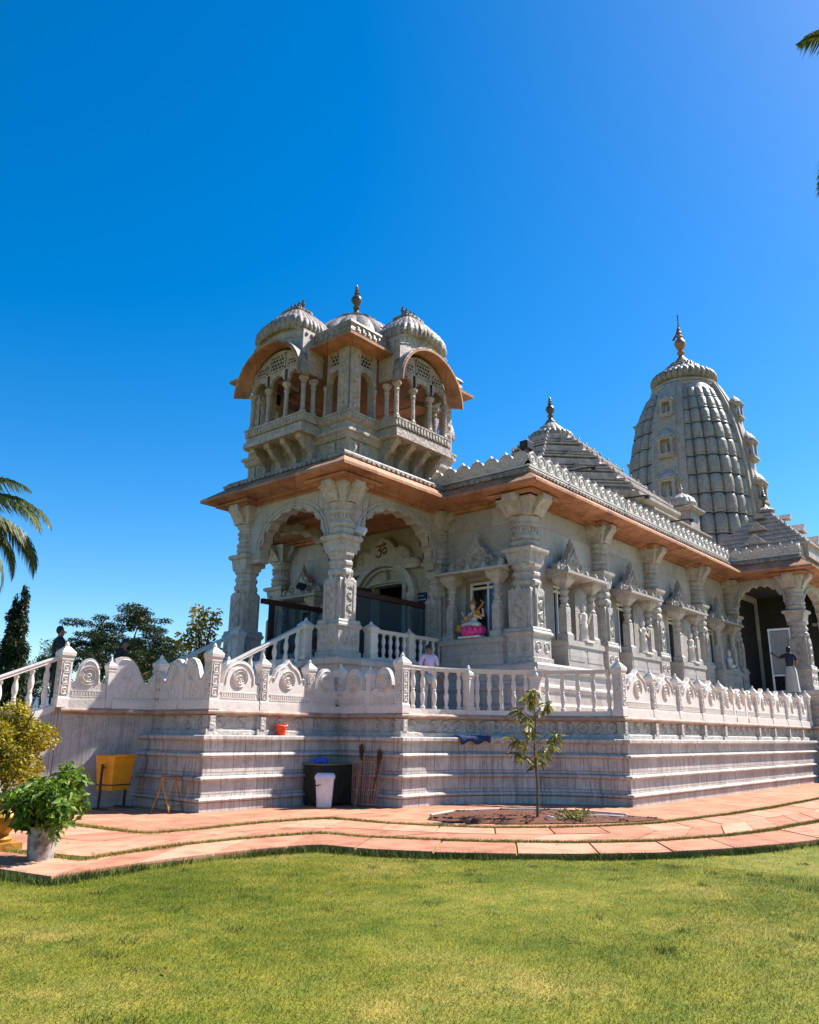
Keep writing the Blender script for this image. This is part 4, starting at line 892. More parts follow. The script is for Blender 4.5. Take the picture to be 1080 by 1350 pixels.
    for i in range(n): p = 4 * i; q = p + 4; fs += [(p, q, q + 2, p + 2), (p + 1, p + 3, q + 3, q + 1), (p + 2, q + 2, q + 3, p + 3), (p, p + 1, q + 1, q)]
    fs += [(0, 2, 3, 1), (4 * n, 4 * n + 1, 4 * n + 3, 4 * n + 2)]; mb.add(vs, fs); mb.build("eave_shade_slab", M_OLD, PAV)  # weathered grey slab added over the eave; its dark tone stands for shade
    # frieze block and fluted bangla cap above it
    mb = MB(frame=fr); n = 20; top = [(-.92 + 1.84 * i / n, 10.74 + .20 * (1 - (abs(-.92 + 1.84 * i / n) / .92) ** 1.9)) for i in range(n + 1)]
    bot = [(x, ARC(x, 1.12, 9.52, 1.02)) for x, _ in top[::-1]]
    mb.face(top + bot, P + .02, -.9)
    for x, z in top[1::2]: mb.ball((x, P + .02, z - .12), (.045, .03, .055), 6, 4)
    mb.tube([(x, P + .03, z - .03) for x, z in top], .03, 5); mb.tube([(x, P + .03, z - .24) for x, z in top], .018, 5)
    for i in range(7): mb.ball((.93, P - .1 - .16 * i, 10.64), (.03, .045, .055), 6, 4); mb.ball((-.93, P - .1 - .16 * i, 10.64), (.03, .045, .055), 6, 4)
    mb.build("bay_frieze", M_OLDS, PAV)
    mb = MB(frame=fr); prof = [(.90, -.05), (1.0, -.04), (1.07, .03), (1.10, .13), (1.09, .24), (1.03, .34), (.94, .40), (.92, .405), (.76, .55), (.58, .68), (.42, .77), (.40, .78), (.44, .80), (.44, .86), (.05, .87)]; n = 168; vs = []; fs = []
    for r, z in prof:
        for i in range(n):
            t = 2 * PI * i / n; c, s = math.cos(t), math.sin(t); q = 1 / (abs(c) ** 5. + abs(s) ** 5.) ** (1 / 5.); q *= 1 - .065 * (1 - abs(math.sin(19 * t)) ** .7) * (r > .41)
            x = q * c * r * .87; y = q * s * max(r, .12) * .66; vs.append((x, P - .52 + y, 10.94 + z * .90 - .22 * (abs(x) / .98) ** 1.9))
    for j in range(len(prof) - 1):
        for i in range(n): fs.append((j * n + i, j * n + (i + 1) % n, (j + 1) * n + (i + 1) % n, (j + 1) * n + i))
    fs.append(tuple(range(n))[::-1]); fs.append(tuple(range((len(prof) - 1) * n, len(prof) * n)))
    mb.add(vs, fs); mb.build("bay_roof", M_OLD, PAV, smooth=True)
    for k in range(4):
        m2 = MB(frame=fr); m2.lathe(((k - 1.5) * .15, P - .52, 11.705), [(r * .12, z * .34) for r, z in FINIAL], 8); m2.build("bay_finial", M_FIN, PAV)
mb = MB(); mb.sweep(rect(), [(-.25, 10.16), (.0, 10.18), (.44, 10.20), (.46, 10.20), (.46, 10.27), (.10, 10.40), (-.3, 10.42)], closed=True); mb.build("square_eave", M_SAND, PAV)
mb = MB(); mb.sweep(rect(), [(-.3, 10.15), (-.3, 10.18), (-3., 10.18)], closed=True) if False else None
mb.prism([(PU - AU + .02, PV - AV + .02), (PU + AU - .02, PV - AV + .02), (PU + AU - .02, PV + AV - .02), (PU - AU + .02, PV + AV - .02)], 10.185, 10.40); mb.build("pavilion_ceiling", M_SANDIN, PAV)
mb = MB(); mb.sweep(rect(), [(.10, 10.38), (.20, 10.40), (.24, 10.47), (.22, 10.60), (.26, 10.66), (.22, 10.74), (.05, 10.80), (-1.2, 10.85)], closed=True)
for fr, half in FACES:
    mb.frame = fr; k = int(2 * half / .17)
    for i in range(k): x = -half - .1 + (i + .5) * (2 * half + .2) / k; mb.lathe((x, .21, 10.44), [(.03, 0), (.075, .05), (.06, .14), (.02, .2)], 6)
    mb.frame = None
mb.build("roof_cornice", M_OLD, PAV)
mb = MB(); fluted(mb, (PU, PV, 0), [(1.62, 10.78), (1.74, 10.86), (1.80, 10.98), (1.74, 11.14), (1.58, 11.36), (1.32, 11.62), (1.0, 11.88), (.72, 12.05), (.50, 12.15)], k=24, amp=.05, p=3.); fluted(mb, (PU, PV, 0), [(.42, 12.12), (.58, 12.17), (.60, 12.24), (.48, 12.30), (.30, 12.36), (.22, 12.46)], k=12, amp=.06)
mb.build("main_dome", M_OLD, PAV, smooth=True)
finial((PU, PV, 12.40), 1.05, .30, PAV)

# ---- stepped octagonal roof over the hall
OU, OV = 24.3, 13.85
mb = MB(); mb.prism([(21., 10.05), (28.5, 10.05), (28.5, 17.6), (21., 17.6)], 7.30, 8.30)
RF = mb.build("hall_roof", M_OLDS, TM); ROOT[RF.name] = ROOT[TM.name]
mb = MB(); mb.octo((OU, OV, 0), [(3.70, 7.3), (3.70, 8.45), (3.80, 8.5), (3.95, 8.62), (3.95, 8.72), (3.6, 8.80)])
for i in range(8):
    a = PI / 4 * i; fr = ((OU + 3.70 * math.cos(a), OV + 3.70 * math.sin(a), 0), (-math.sin(a), math.cos(a)), (math.cos(a), math.sin(a))); mb.frame = fr
    for k in range(9): x = -1.4 + k * .35; mb.box(x - .12, x + .12, 0, .04, 7.5, 8.4)
    mb.frame = None
mb.build("drum", M_OLDS, RF)
prof = [(3.75, 8.78)]; r = 3.75; z = 8.80; rt = .80; zt = 11.72; steps = 4
gz = (zt - z) / steps; gr = (r - rt) / steps
for g in range(steps):
    r0 = r - g * gr; z0 = z + g * gz; s = gr / 4.2
    for k in range(3): zz = z0 + .10 + k * gz * .22; rr = r0 - k * s * 1.0; prof += [(rr - .14, zz), (rr, zz + .02), (rr, zz + gz * .10), (rr - .16, zz + gz * .13)]
    prof += [(r0 - 3 * s - .12, z0 + gz * .80), (r0 - 3 * s - .12, z0 + gz * 1.02)]
prof += [(rt, zt), (.2, zt + .02)]
mb = MB(); mb.octo((OU, OV, 0), prof); mb.build("stepped_tiers", M_OLDS, RF)
for i in range(8):
    break
for i in (1, 3, 5, 7):
    a = PI / 4 * i; mb = MB(frame=((OU, OV, 0), (-math.sin(a), math.cos(a)), (math.cos(a), math.sin(a))))
    for g in range(steps):
        rr = r - g * gr; z0 = z + g * gz; w = .15 - .02 * g
        mb.face([(-w * 1.7, z0 + .10), (-w * 1.2, z0 + .22), (-w * .6, z0 + .27), (-w * .5, z0 + .40), (0, z0 + .48), (w * .5, z0 + .40), (w * .6, z0 + .27), (w * 1.2, z0 + .22), (w * 1.7, z0 + .10)], rr - .06, rr - gr * .9)
    mb.build("rib_ornament", M_OLD, RF)
for i in range(8):
    a = PI / 4 * i + PI / 8; mb = MB(); mb.bar((OU + 3.72 / math.cos(PI / 8) * math.cos(a), OV + 3.72 / math.cos(PI / 8) * math.sin(a), 8.72), (OU + .78 / math.cos(PI / 8) * math.cos(a), OV + .78 / math.cos(PI / 8) * math.sin(a), 11.66), .12)
    for k in range(13):
        t = (k + .5) / 13; rr = (r + (rt - r) * t) / math.cos(PI / 8); mb.lathe((OU + rr * math.cos(a), OV + rr * math.sin(a), z + (zt - z) * t + .10), [(.04, 0), (.055, .04), (.03, .09), (.01, .12)], 6)
    mb.build("hip_ornament", M_OLDS, RF)
mb = MB(); fluted(mb, (OU, OV, 0), [(.66, 11.66), (.76, 11.74), (.81, 11.86), (.78, 11.98), (.68, 12.05), (.60, 12.08)], k=24, amp=.07); fluted(mb, (OU, OV, 0), [(.54, 12.06), (.52, 12.14), (.42, 12.26), (.32, 12.34), (.22, 12.44), (.15, 12.5)], k=14, amp=.05)
mb.build("ribbed_cap", M_OLD, RF, smooth=True)
finial((OU, OV, 12.44), 1.12, .33, RF)
def kiosk(x, y, z, s=1.):
    mb = MB(); c = (x, y, z); mb.sq(c, [(.42 * s, 0), (.42 * s, .8 * s), (.52 * s, .82 * s), (.60 * s, .90 * s), (.60 * s, .95 * s), (.4 * s, 1.02 * s)]); 
    fluted(mb, c, [(.40 * s, 1.0 * s), (.50 * s, 1.06 * s), (.52 * s, 1.18 * s), (.44 * s, 1.36 * s), (.26 * s, 1.50 * s), (.14 * s, 1.56 * s)], k=14, amp=.06)
    mb.lathe(c, [(r * .14 * s, (1.55 + .42 * z_) * s) for r, z_ in FINIAL], 8); return mb.build("corner_kiosk", M_OLDS, RF)
kiosk(27.6, 10.45, 8.30); kiosk(27.6, 17.2, 8.30)
mb = MB(); mb.sweep([(28.5, 10.05), (23.5, 10.05)], [(0., 8.22), (.20, 8.26), (.26, 8.30), (.26, 8.36), (0., 8.45)]); mb.build("roof_eave", M_OLDS, RF)
# ---- side porch roof
su, sv = (SU0 + SU1) / 2, 8.55
prof = [(1.75, 7.34), (1.75, 7.75)]
for k in range(9):
    h = 1.85 - k * .19; z = 7.78 + k * .20; prof += [(h - .10, z), (h, z + .02), (h, z + .09), (h - .12, z + .11), (h - .14, z + .19)]
mb = MB(); mb.sq((su, sv, 0), prof + [(.16, 9.6)]); SR = mb.build("side_porch_roof", M_OLDS, TM); ROOT[SR.name] = ROOT[TM.name]
for dx, dy in ((-1, 0), (0, -1), (1, 0)):
    mb = MB(frame=((su, sv, 0), (-dy, dx) if dx else (1, 0), (dx, dy)))
    for k, (y, z, w) in enumerate(((1.62, 8.02, .42), (1.18, 8.62, .34), (.74, 9.18, .22))): mb.face([(-w, z), (0, z + w * .95), (w, z)], y + .14, y - .5)
    mb.build("dormer_gable", M_OLDS, SR)
mb = MB(); fluted(mb, (su, sv, 0), [(.22, 9.52), (.34, 9.56), (.36, 9.64), (.28, 9.70), (.16, 9.76)], k=14, amp=.07); mb.build("ribbed_cap", M_OLD, SR, smooth=True)
finial((su, sv, 9.72), .86, .24, SR)

# ---- the spire
CU, CV = 38.2, 13.85
RZ = [(7.3, 3.10), (10., 3.06), (12.0, 2.96), (13.5, 2.86), (15., 2.70), (16.2, 2.48), (17.1, 2.24), (17.7, 2.02), (18.2, 1.80), (18.5, 1.66)]
rz = lambda z: float(np.interp(z, [a for a, _ in RZ], [b for _, b in RZ]))
def sup(a, p=3.0): return 1 / (abs(math.cos(a)) ** p + abs(math.sin(a)) ** p) ** (1 / p)
zs = np.linspace(7.3, 18.5, 40); n = 64; vs = []; fs = []
for z in zs:
    for i in range(n): a = 2 * PI * i / n; q = rz(z) * sup(a) * .90; vs.append((CU + q * math.cos(a), CV + q * math.sin(a), z))
for j in range(len(zs) - 1):
    for i in range(n): fs.append((j * n + i, j * n + (i + 1) % n, (j + 1) * n + (i + 1) % n, (j + 1) * n + i))
mb = MB(); mb.add(vs, fs); SP = mb.build("spire", M_OLDS, TM, smooth=True); ROOT[SP.name] = ROOT[TM.name]
M_SPIRE = marble("spire_marble", (.46, .42, .38), (.33, .30, .27), (.21, .19, .175), .4, weather=.5, carve=9., K=.84)
def bulb_column(a):
    mb = MB(); z = 8.2
    while z < 18.0:
        h = min(max(.52, rz(z + .4) * .335), 1.3); r = rz(z + h * .45) * sup(a); w = r * math.radians(10.0) * .5
        c = (CU + (r - w * .88) * math.cos(a), CV + (r - w * .88) * math.sin(a)); tilt = (rz(z + h) - rz(z)) * sup(a) / h
        prof = [(.94, 0.), (.97, .02), (.97, .12), (.90, .14), (.98, .18), (1.0, .32), (1.0, .64), (.97, .78), (.88, .90), (.70, .97), (.35, .995), (.04, 1.)]
        vs = []; fs = []; m = 14
        for q, t in prof:
            for i in range(m):
                b = 2 * PI * i / m; s = sup(b, 2.7); rr = q * w * s; x = rr * math.cos(b) * 1.1; y = rr * math.sin(b); ox = x + tilt * t * h
                vs.append((c[0] + ox * math.cos(a) - y * math.sin(a), c[1] + ox * math.sin(a) + y * math.cos(a), z + t * h))
        for j in range(len(prof) - 1):
            for i in range(m): fs.append((j * m + i, j * m + (i + 1) % m, (j + 1) * m + (i + 1) % m, (j + 1) * m + i))
        mb.add(vs, fs); z += h * .985
    return mb
for qd in range(4):
    for k in range(6):
        a = PI / 2 * qd + math.radians(45 + (k - 2.5) * 10.2); bulb_column(a).build("miniature_spire_column", M_SPIRE, SP, smooth=True)
for qd in range(4):
    a = PI / 2 * qd; ca, sa = math.cos(a), math.sin(a); fr = ((CU, CV, 0), (-sa, ca), (ca, sa)); mb = MB(frame=fr); vs = []; fs = []
    for z in zs:
        r = rz(z); w = .30 * r
        vs += [(-w, r * .86, z), (-w, r * 1.03, z), (-w * .55, r * 1.03, z), (-w * .55, r * 1.06, z), (w * .55, r * 1.06, z), (w * .55, r * 1.03, z), (w, r * 1.03, z), (w, r * .86, z)]
    for j in range(len(zs) - 1):
        for i in range(7): fs.append((j * 8 + i, j * 8 + i + 1, j * 8 + 9 + i, j * 8 + 8 + i))
    mb.add(vs, fs); mb.build("central_band", M_OLDS, SP)
    for z0, s in ((16.55, .72), (14.35, .86), (12.1, .95), (9.8, 1.0)):
        r = rz(z0) * 1.08 - .06; mb = MB(frame=fr); w = .42 * s
        mb.box(-w * 1.15, w * 1.15, r - .5, r + .34 * s, z0 - .12 * s, z0); mb.box(-w, w, r - .5, r + .28 * s, z0 - .24 * s, z0 - .12 * s)
        for x in (-w * .82, w * .82): mb.sq((x, r + .2 * s, z0), [(.09 * s, 0), (.09 * s, .12 * s), (.065 * s, .15 * s), (.065 * s, .72 * s), (.10 * s, .82 * s)])
        mb.box(-w, w, r - .6, r - .1, z0, z0 + .84 * s)
        mb.box(-w * 1.05, w * 1.05, r - .6, r + .30 * s, z0 + .82 * s, z0 + .92 * s); mb.box(-w * 1.2, w * 1.2, r - .7, r + .38 * s, z0 + .92 * s, z0 + .99 * s)
        mb.lathe((0, r - .1, z0), [(w * 1.05, .98 * s), (w * 1.1, 1.06 * s), (w * .95, 1.2 * s), (w * .6, 1.38 * s), (w * .25, 1.5 * s), (.02, 1.62 * s)], 14)
        mb.lathe((0, r + .06 * s, z0), [(.16 * s, 0), (.13 * s, .18 * s), (.10 * s, .36 * s), (.13 * s, .44 * s), (.06 * s, .5 * s), (.075 * s, .6 * s), (.02, .7 * s)], 8)
        mb.build("statue_niche", M_OLDS, SP)
mb = MB(); mb.lathe((CU, CV, 0), [(1.58, 18.3), (1.72, 18.36), (1.72, 18.46), (1.60, 18.5), (1.60, 18.56), (1.66, 18.6), (1.66, 18.68), (1.48, 18.74), (1.42, 18.86)], 40); mb.build("neck_ring", M_OLDS, SP, smooth=True)
mb = MB(); fluted(mb, (CU, CV, 0), [(1.36, 18.80), (1.55, 18.86), (1.66, 19.02), (1.66, 19.22), (1.56, 19.38), (1.36, 19.46)], k=34, amp=.06); fluted(mb, (CU, CV, 0), [(1.36, 19.44), (1.30, 19.54), (1.10, 19.66), (.92, 19.80), (.90, 19.90), (.68, 20.02), (.64, 20.14), (.40, 20.26)], k=24, amp=.05)
mb.build("ribbed_cap", M_OLD, SP, smooth=True)
M_COPPER = mat("coppery_finial", (.36, .17, .10), .45, metal=.35, var=(.20, .10, .07), scale=8)
finial((CU, CV, 20.2), 2.2, .58, SP, M_COPPER)
MB().lathe((CU, CV, 0), [(.03, 22.2), (.03, 22.95), (.05, 22.98), (.01, 23.1)], 6).build("flag_pole", M_FIN, SP)
mb = MB(); mb.add([(CU - .02, CV + .02, 22.5), (CU - .20, CV + .10, 21.9), (CU - .34, CV + .3, 21.5), (CU - .16, CV + .22, 21.55), (CU - .05, CV + .05, 22.0)], [(0, 1, 2, 3, 4)]); 
mb.box(CU - .04, CU + .04, CV - .05, CV + .05, 22.2, 22.25); mb.build("pennant", mat("dark_red_pennant", (.20, .03, .03), .8), SP)

# ================================================================== STAIRS, RAILINGS AND FITTINGS OF THE PORCHES
t = thing("porch_stair", "broad marble steps climbing to the arched front of the porch", "stairs", (10.5, 13.95, FLOOR))
mb = MB()
for i in range(6): mb.box(9.75 + .32 * i, 11.50, 12.82 + .002 * i, 14.9 - .002 * i, FLOOR - .01 if i == 0 else 1.69 + .19 * i, 1.69 + .19 * (i + 1) + .002)
mb.build("treads", M_RAIL, t)
railing("baluster_railing", "sloping stair railing ending beside the near porch column", [(9.62, 12.72), (11.58, 12.72)], (6,), [(0, .95, .09), (1, .95, .10)], 1.78, .84, .50)
railing("baluster_railing", "sloping stair railing below the far left porch column", [(9.62, 15.0), (11.58, 15.0)], (6,), [(0, .95, .09), (1, .95, .10)], 1.78, .84, .50)
railing("baluster_railing", "short level railing across the porch side, between the near column and the doorway view", [(12.74, 11.90), (15.32, 11.90)], (5, 5), [(0, .86, .10), (.5, .84, .075), (1, .86, .085)], HF - .02, .70)
t = thing("porch_stair", "marble steps climbing to the dark side porch at the right edge", "stairs", (27.8, 8.4, FLOOR))
mb = MB()
for i in range(6): mb.box(26.85 + .30 * i, 28.42, 7.62 + .002 * i, 9.05 - .002 * i, FLOOR - .01 if i == 0 else 1.69 + .19 * i, 1.69 + .19 * (i + 1) + .002)
mb.build("treads", M_RAIL, t)
def partition(label, v):
    t = thing("glass_partition", label, "partition", (12.4, v, HF), "glass partitions in the front porch")
    mb = MB()
    for u in (12.62, 15.36): mb.box(u - .06, u + .06, v - .05, v + .05, HF, 4.34)
    mb.box(12.30, 15.42, v - .055, v + .055, 4.34, 4.46); mb.box(12.68, 15.30, v - .04, v + .04, HF, HF + .10); mb.build("frame", M_WOOD, t)
    g = bpy.data.materials.get("partition_glass") or mat("partition_glass", (.35, .45, .5), .08)
    b = g.node_tree.nodes["Principled BSDF"]; b.inputs['Transmission Weight'].default_value = .92; b.inputs['IOR'].default_value = 1.02
    MB().box(12.69, 15.29, v - .006, v + .006, HF + .11, 4.33).build("pane", g, t)
partition("dark wood framed glass partition behind the short porch railing", 12.5); partition("dark wood framed partition spanning the open far side of the porch against the sky", 15.12)
t = thing("name_board", "small navy board with pale lettering on the wall right of the doorway", "sign", (HU - .03, 12.8, 4.68))
MB().box(HU - .05, HU - .012, 12.60, 12.98, 4.54, 4.80).build("board", M_SIGN, t)
mb = MB(); x = 12.93
for zz, n in ((4.72, 6), (4.62, 8)):
    x = 12.94
    for i in range(n): w = random.uniform(.018, .05); mb.box(HU - .056, HU - .052, x - w, x, zz - .014, zz + .014); x -= w + .012
mb.build("lettering", M_SIGNW, t)
def lamp(label, loc, m, d):
    t = thing("floodlight", label, "floodlight", loc); x, y, z = loc
    mb = MB(); M = Matrix.Translation((x, y, z + .16)) @ Matrix.Rotation(math.radians(35), 4, 'Y') @ Matrix.Rotation(.5, 4, 'Z'); mb.mbox(M, (.05, .13, .09)); mb.build("housing", m, t, bevel=.01)
    MB().bar((x, y, z), (x, y, z + .15), .035).build("bracket", m, t)
lamp("black floodlight on the canopy of the far front window", (14.92, 16.65, 5.14), M_BLACK, 0)
lamp("small white floodlight on the ledge of the near porch column", (12.36, 11.93, 5.50), M_WHITE, 0)
t = thing("loudspeaker", "black box loudspeaker on the front corner of the hall parapet", "loudspeaker", (15.2, 9.30, 7.80)); MB().box(15.06, 15.34, 9.22, 9.44, 7.79, 7.99).build("case", M_BLACK, t, bevel=.015)
MB().box(15.05, 15.056, 9.25, 9.41, 7.82, 7.96).build("grille", M_OLIVE, t)
for u, lb in ((17.3, "near"), (20.4, "middle"), (23.6, "far")):
    t = thing("lamp_arm", f"{lb} one of three iron lamp arms reaching over the right hand parapet", "lamp arm", (u, 9.3, 7.78), "lamp arms on the parapet"); MB().bar((u, 10.0, 7.84), (u, 8.72, 7.80), .05, .035).build("arm", M_BLACK, t); MB().box(u - .05, u + .05, 8.62, 8.74, 7.70, 7.79).build("lamp_head", M_BLACK, t)
# pleated curtain screen at the side porch
t = thing("curtain_screen", "white pleated curtain in a pale frame behind the person with the raised arm", "curtain", (29.0, 7.95, HF))
mb = MB(); n = 60; vs = []
for i in range(n + 1):
    y = 7.66 + .62 * i / n; o = .025 * math.sin(i * 2 * PI / 6.5)
    for z in (3.42, 4.84): vs.append((28.80 + o, y, z))
mb.add(vs, [(2 * i, 2 * i + 2, 2 * i + 3, 2 * i + 1) for i in range(n)]); mb.build("curtain", M_GREY, t, smooth=True)
mb = MB()
for y in (7.63, 8.30): mb.box(28.78, 28.83, y - .025, y + .025, 2.6, 4.92)
mb.box(28.77, 28.84, 7.60, 8.33, 4.86, 4.93); mb.box(28.78, 28.83, 7.66, 8.27, 3.34, 3.40); mb.build("frame", M_FRAME, t)

# ================================================================== STATUES
def niche_statue(label, u, v, pose):
    t = thing("statue", label, "statue", (u, v, 3.475), "white statues in the window niches of the side wall"); mb = MB(); c = (u, v, 3.475)
    mb.sq(c, [(.19, 0), (.19, .05), (.16, .06)])
    if pose == 'sit':
        mb.ball((u, v - .03, 3.62), (.20, .16, .10), 12, 8); mb.lathe(c, [(.13, .12), (.12, .25), (.15, .38), (.06, .46)], 12, sy=.75)
        top = .46
    else:
        mb.lathe(c, [(.15, .05), (.155, .10), (.12, .30), (.135, .42), (.105, .52), (.14, .64), (.13, .70), (.05, .745)], 14, sy=.72)
        for k in range(7): a = PI + PI * (k + .5) / 7; mb.tube([(u + .15 * math.cos(a), v + .11 * math.sin(a), 3.53), (u + .115 * math.cos(a), v + .085 * math.sin(a), 3.86)], .014, 4)
        top = .73
    mb.ball((u, v, 3.475 + top + .075), (.062, .068, .085), 10, 8); mb.ball((u, v - .066, 3.475 + top + .07), .014, 6, 4)
    mb.lathe((u, v, 3.475 + top + .10), [(.066, 0), (.075, .03), (.05, .09), (.02, .14), (.005, .17)], 10)
    z = 3.475 + top - .07
    arms = {'bless': (((-.14, 0, 0), (-.20, -.03, -.20), (-.12, -.14, -.12)), ((.14, 0, 0), (.20, -.03, -.18), (.19, -.12, .06))),
            'flute': (((-.14, 0, 0), (-.21, -.08, -.14), (-.02, -.16, .03)), ((.14, 0, 0), (.22, -.07, -.15), (.12, -.16, .05))),
            'fold': (((-.14, 0, 0), (-.19, -.02, -.20), (-.01, -.15, -.14)), ((.14, 0, 0), (.19, -.02, -.20), (.01, -.15, -.13))),
            'sit': (((-.14, 0, 0), (-.20, -.03, -.17), (-.13, -.14, -.22)), ((.14, 0, 0), (.20, -.03, -.17), (.13, -.14, -.22)))}[pose]
    for A in arms: mb.tube([(u + a, v + b, z + c_) for a, b, c_ in A], [.036, .030, .022], 7)
    if pose == 'flute': mb.bar((u - .10, v - .17, z + .06), (u + .24, v - .17, z + .03), .02)
    mb.build("figure", M_RAIL, t, smooth=True); 
    h = MB(); h.lathe((u, v + .075, 3.475 + top + .09), [(.001, -.01), (.13, -.01), (.13, .012), (.001, .012)], 14) if False else None
for c, p, lb in ((17.45, 'bless', "white marble statue with one raised hand in the nearest side window"), (20.8, 'flute', "white marble flute playing statue in the second side window"), (24.2, 'fold', "white marble statue with folded hands in the third side window"), (27.5, 'sit', "seated white marble statue in the shaded last side window")): niche_statue(lb, c, 9.27, p)
def lotus_goddess(label, u, v, sari, lotus, robe_edge, instrument):
    z0 = 3.475; t = thing("statue", label, "statue", (u, v, z0)); fr = ((u, v, z0), (0, -1), (-1, 0))
    mb = MB(frame=fr); mb.box(-.30, .30, -.22, .22, 0, .05); mb.build("base", M_WHITE, t, bevel=.008)
    mb = MB(frame=fr); mb.lathe((0, 0, 0), [(.20, .05), (.25, .12), (.22, .24)], 16)
    for row, (rr, zz, hh) in enumerate(((.23, .06, .13), (.25, .10, .17))):
        for k in range(12):
            a = 2 * PI * (k + .5 * row) / 12; mb.ball((rr * math.cos(a), rr * math.sin(a), zz + hh * .5), (.065, .065, hh * .62), 7, 6)
    mb.build("lotus_seat", lotus, t, smooth=True)
    mb = MB(frame=fr); mb.ball((0, .05, .32), (.25, .19, .085), 14, 8); mb.ball((-.14, .12, .31), (.12, .11, .07), 10, 6); mb.ball((.14, .12, .31), (.12, .11, .07), 10, 6)
    mb.lathe((0, 0, 0), [(.14, .30), (.11, .42), (.13, .54), (.14, .58), (.055, .64)], 14, sy=.8); mb.build("sari", sari, t, smooth=True)
    mb = MB(frame=fr); mb.lathe((0, 0, 0), [(.045, .61), (.042, .68)], 8); mb.ball((0, .01, .745), (.068, .072, .09), 12, 9); mb.ball((0, .082, .735), (.012, .014, .018), 6, 4)
    for A in (((-.14, 0, .57), (-.23, .03, .42), (-.20, .16, .40)), ((.14, 0, .57), (.24, .03, .46), (.12, .17, .55)), ((-.13, -.02, .57), (-.26, -.02, .50), (-.28, .06, .62)), ((.13, -.02, .57), (.27, -.02, .52), (.30, .05, .66))):
        mb.tube([Vector(p) for p in A], [.034, .028, .02], 7); h = A[-1]; mb.ball(h, (.026, .024, .03), 6, 5)
    mb.build("body", M_SKINP, t, smooth=True)
    mb = MB(frame=fr); mb.ball((0, -.03, .75), (.085, .07, .11), 12, 8); mb.tube([(-.07, -.04, .74), (-.12, -.05, .62), (-.11, -.04, .48)], [.03, .035, .015], 6); mb.tube([(.07, -.04, .74), (.12, -.05, .62), (.11, -.04, .48)], [.03, .035, .015], 6); mb.build("hair", M_HAIR, t, smooth=True)
    mb = MB(frame=fr); mb.lathe((0, 0, .80), [(.075, 0), (.085, .02), (.06, .07), (.035, .12), (.008, .17)], 10)
    for k in range(14): a = PI * k / 13; mb.ball((.10 * math.cos(a), .11 + .02 * math.sin(a), .57 - .10 * math.sin(a)), .014, 5, 4)
    mb.build("crown_and_necklace", M_GOLD, t, smooth=True)
    if instrument:
        mb = MB(frame=fr); mb.tube([(-.36, .20, .18), (.34, .16, .72)], [.028, .022], 8); mb.ball((-.30, .18, .24), (.10, .08, .10), 10, 7); mb.ball((.22, .14, .58), (.07, .06, .07), 8, 6)
        mb.tube([(.34, .16, .72), (.40, .17, .80), (.38, .24, .84)], [.03, .024, .014], 6); mb.build("stringed_instrument", M_GOLD, t, smooth=True)
    mb = MB(frame=fr); mb.lathe((0, 0, 0), [(.05, .29), (.255, .285), (.262, .30), (.05, .31)], 18, sy=.8); mb.build("sari_border", robe_edge, t)
lotus_goddess("painted goddess statue on a pink lotus holding a long golden stringed instrument", 15.17, 10.90, M_WHITE, M_PINK, M_GOLD, True)
M_ORSARI = mat("orange_red_cloth", (.62, .10, .03), .7); lotus_goddess("painted goddess statue in an orange and red sari, seen left of the near porch column", 15.2, 16.40, M_ORSARI, M_PINK, M_GOLD, False)

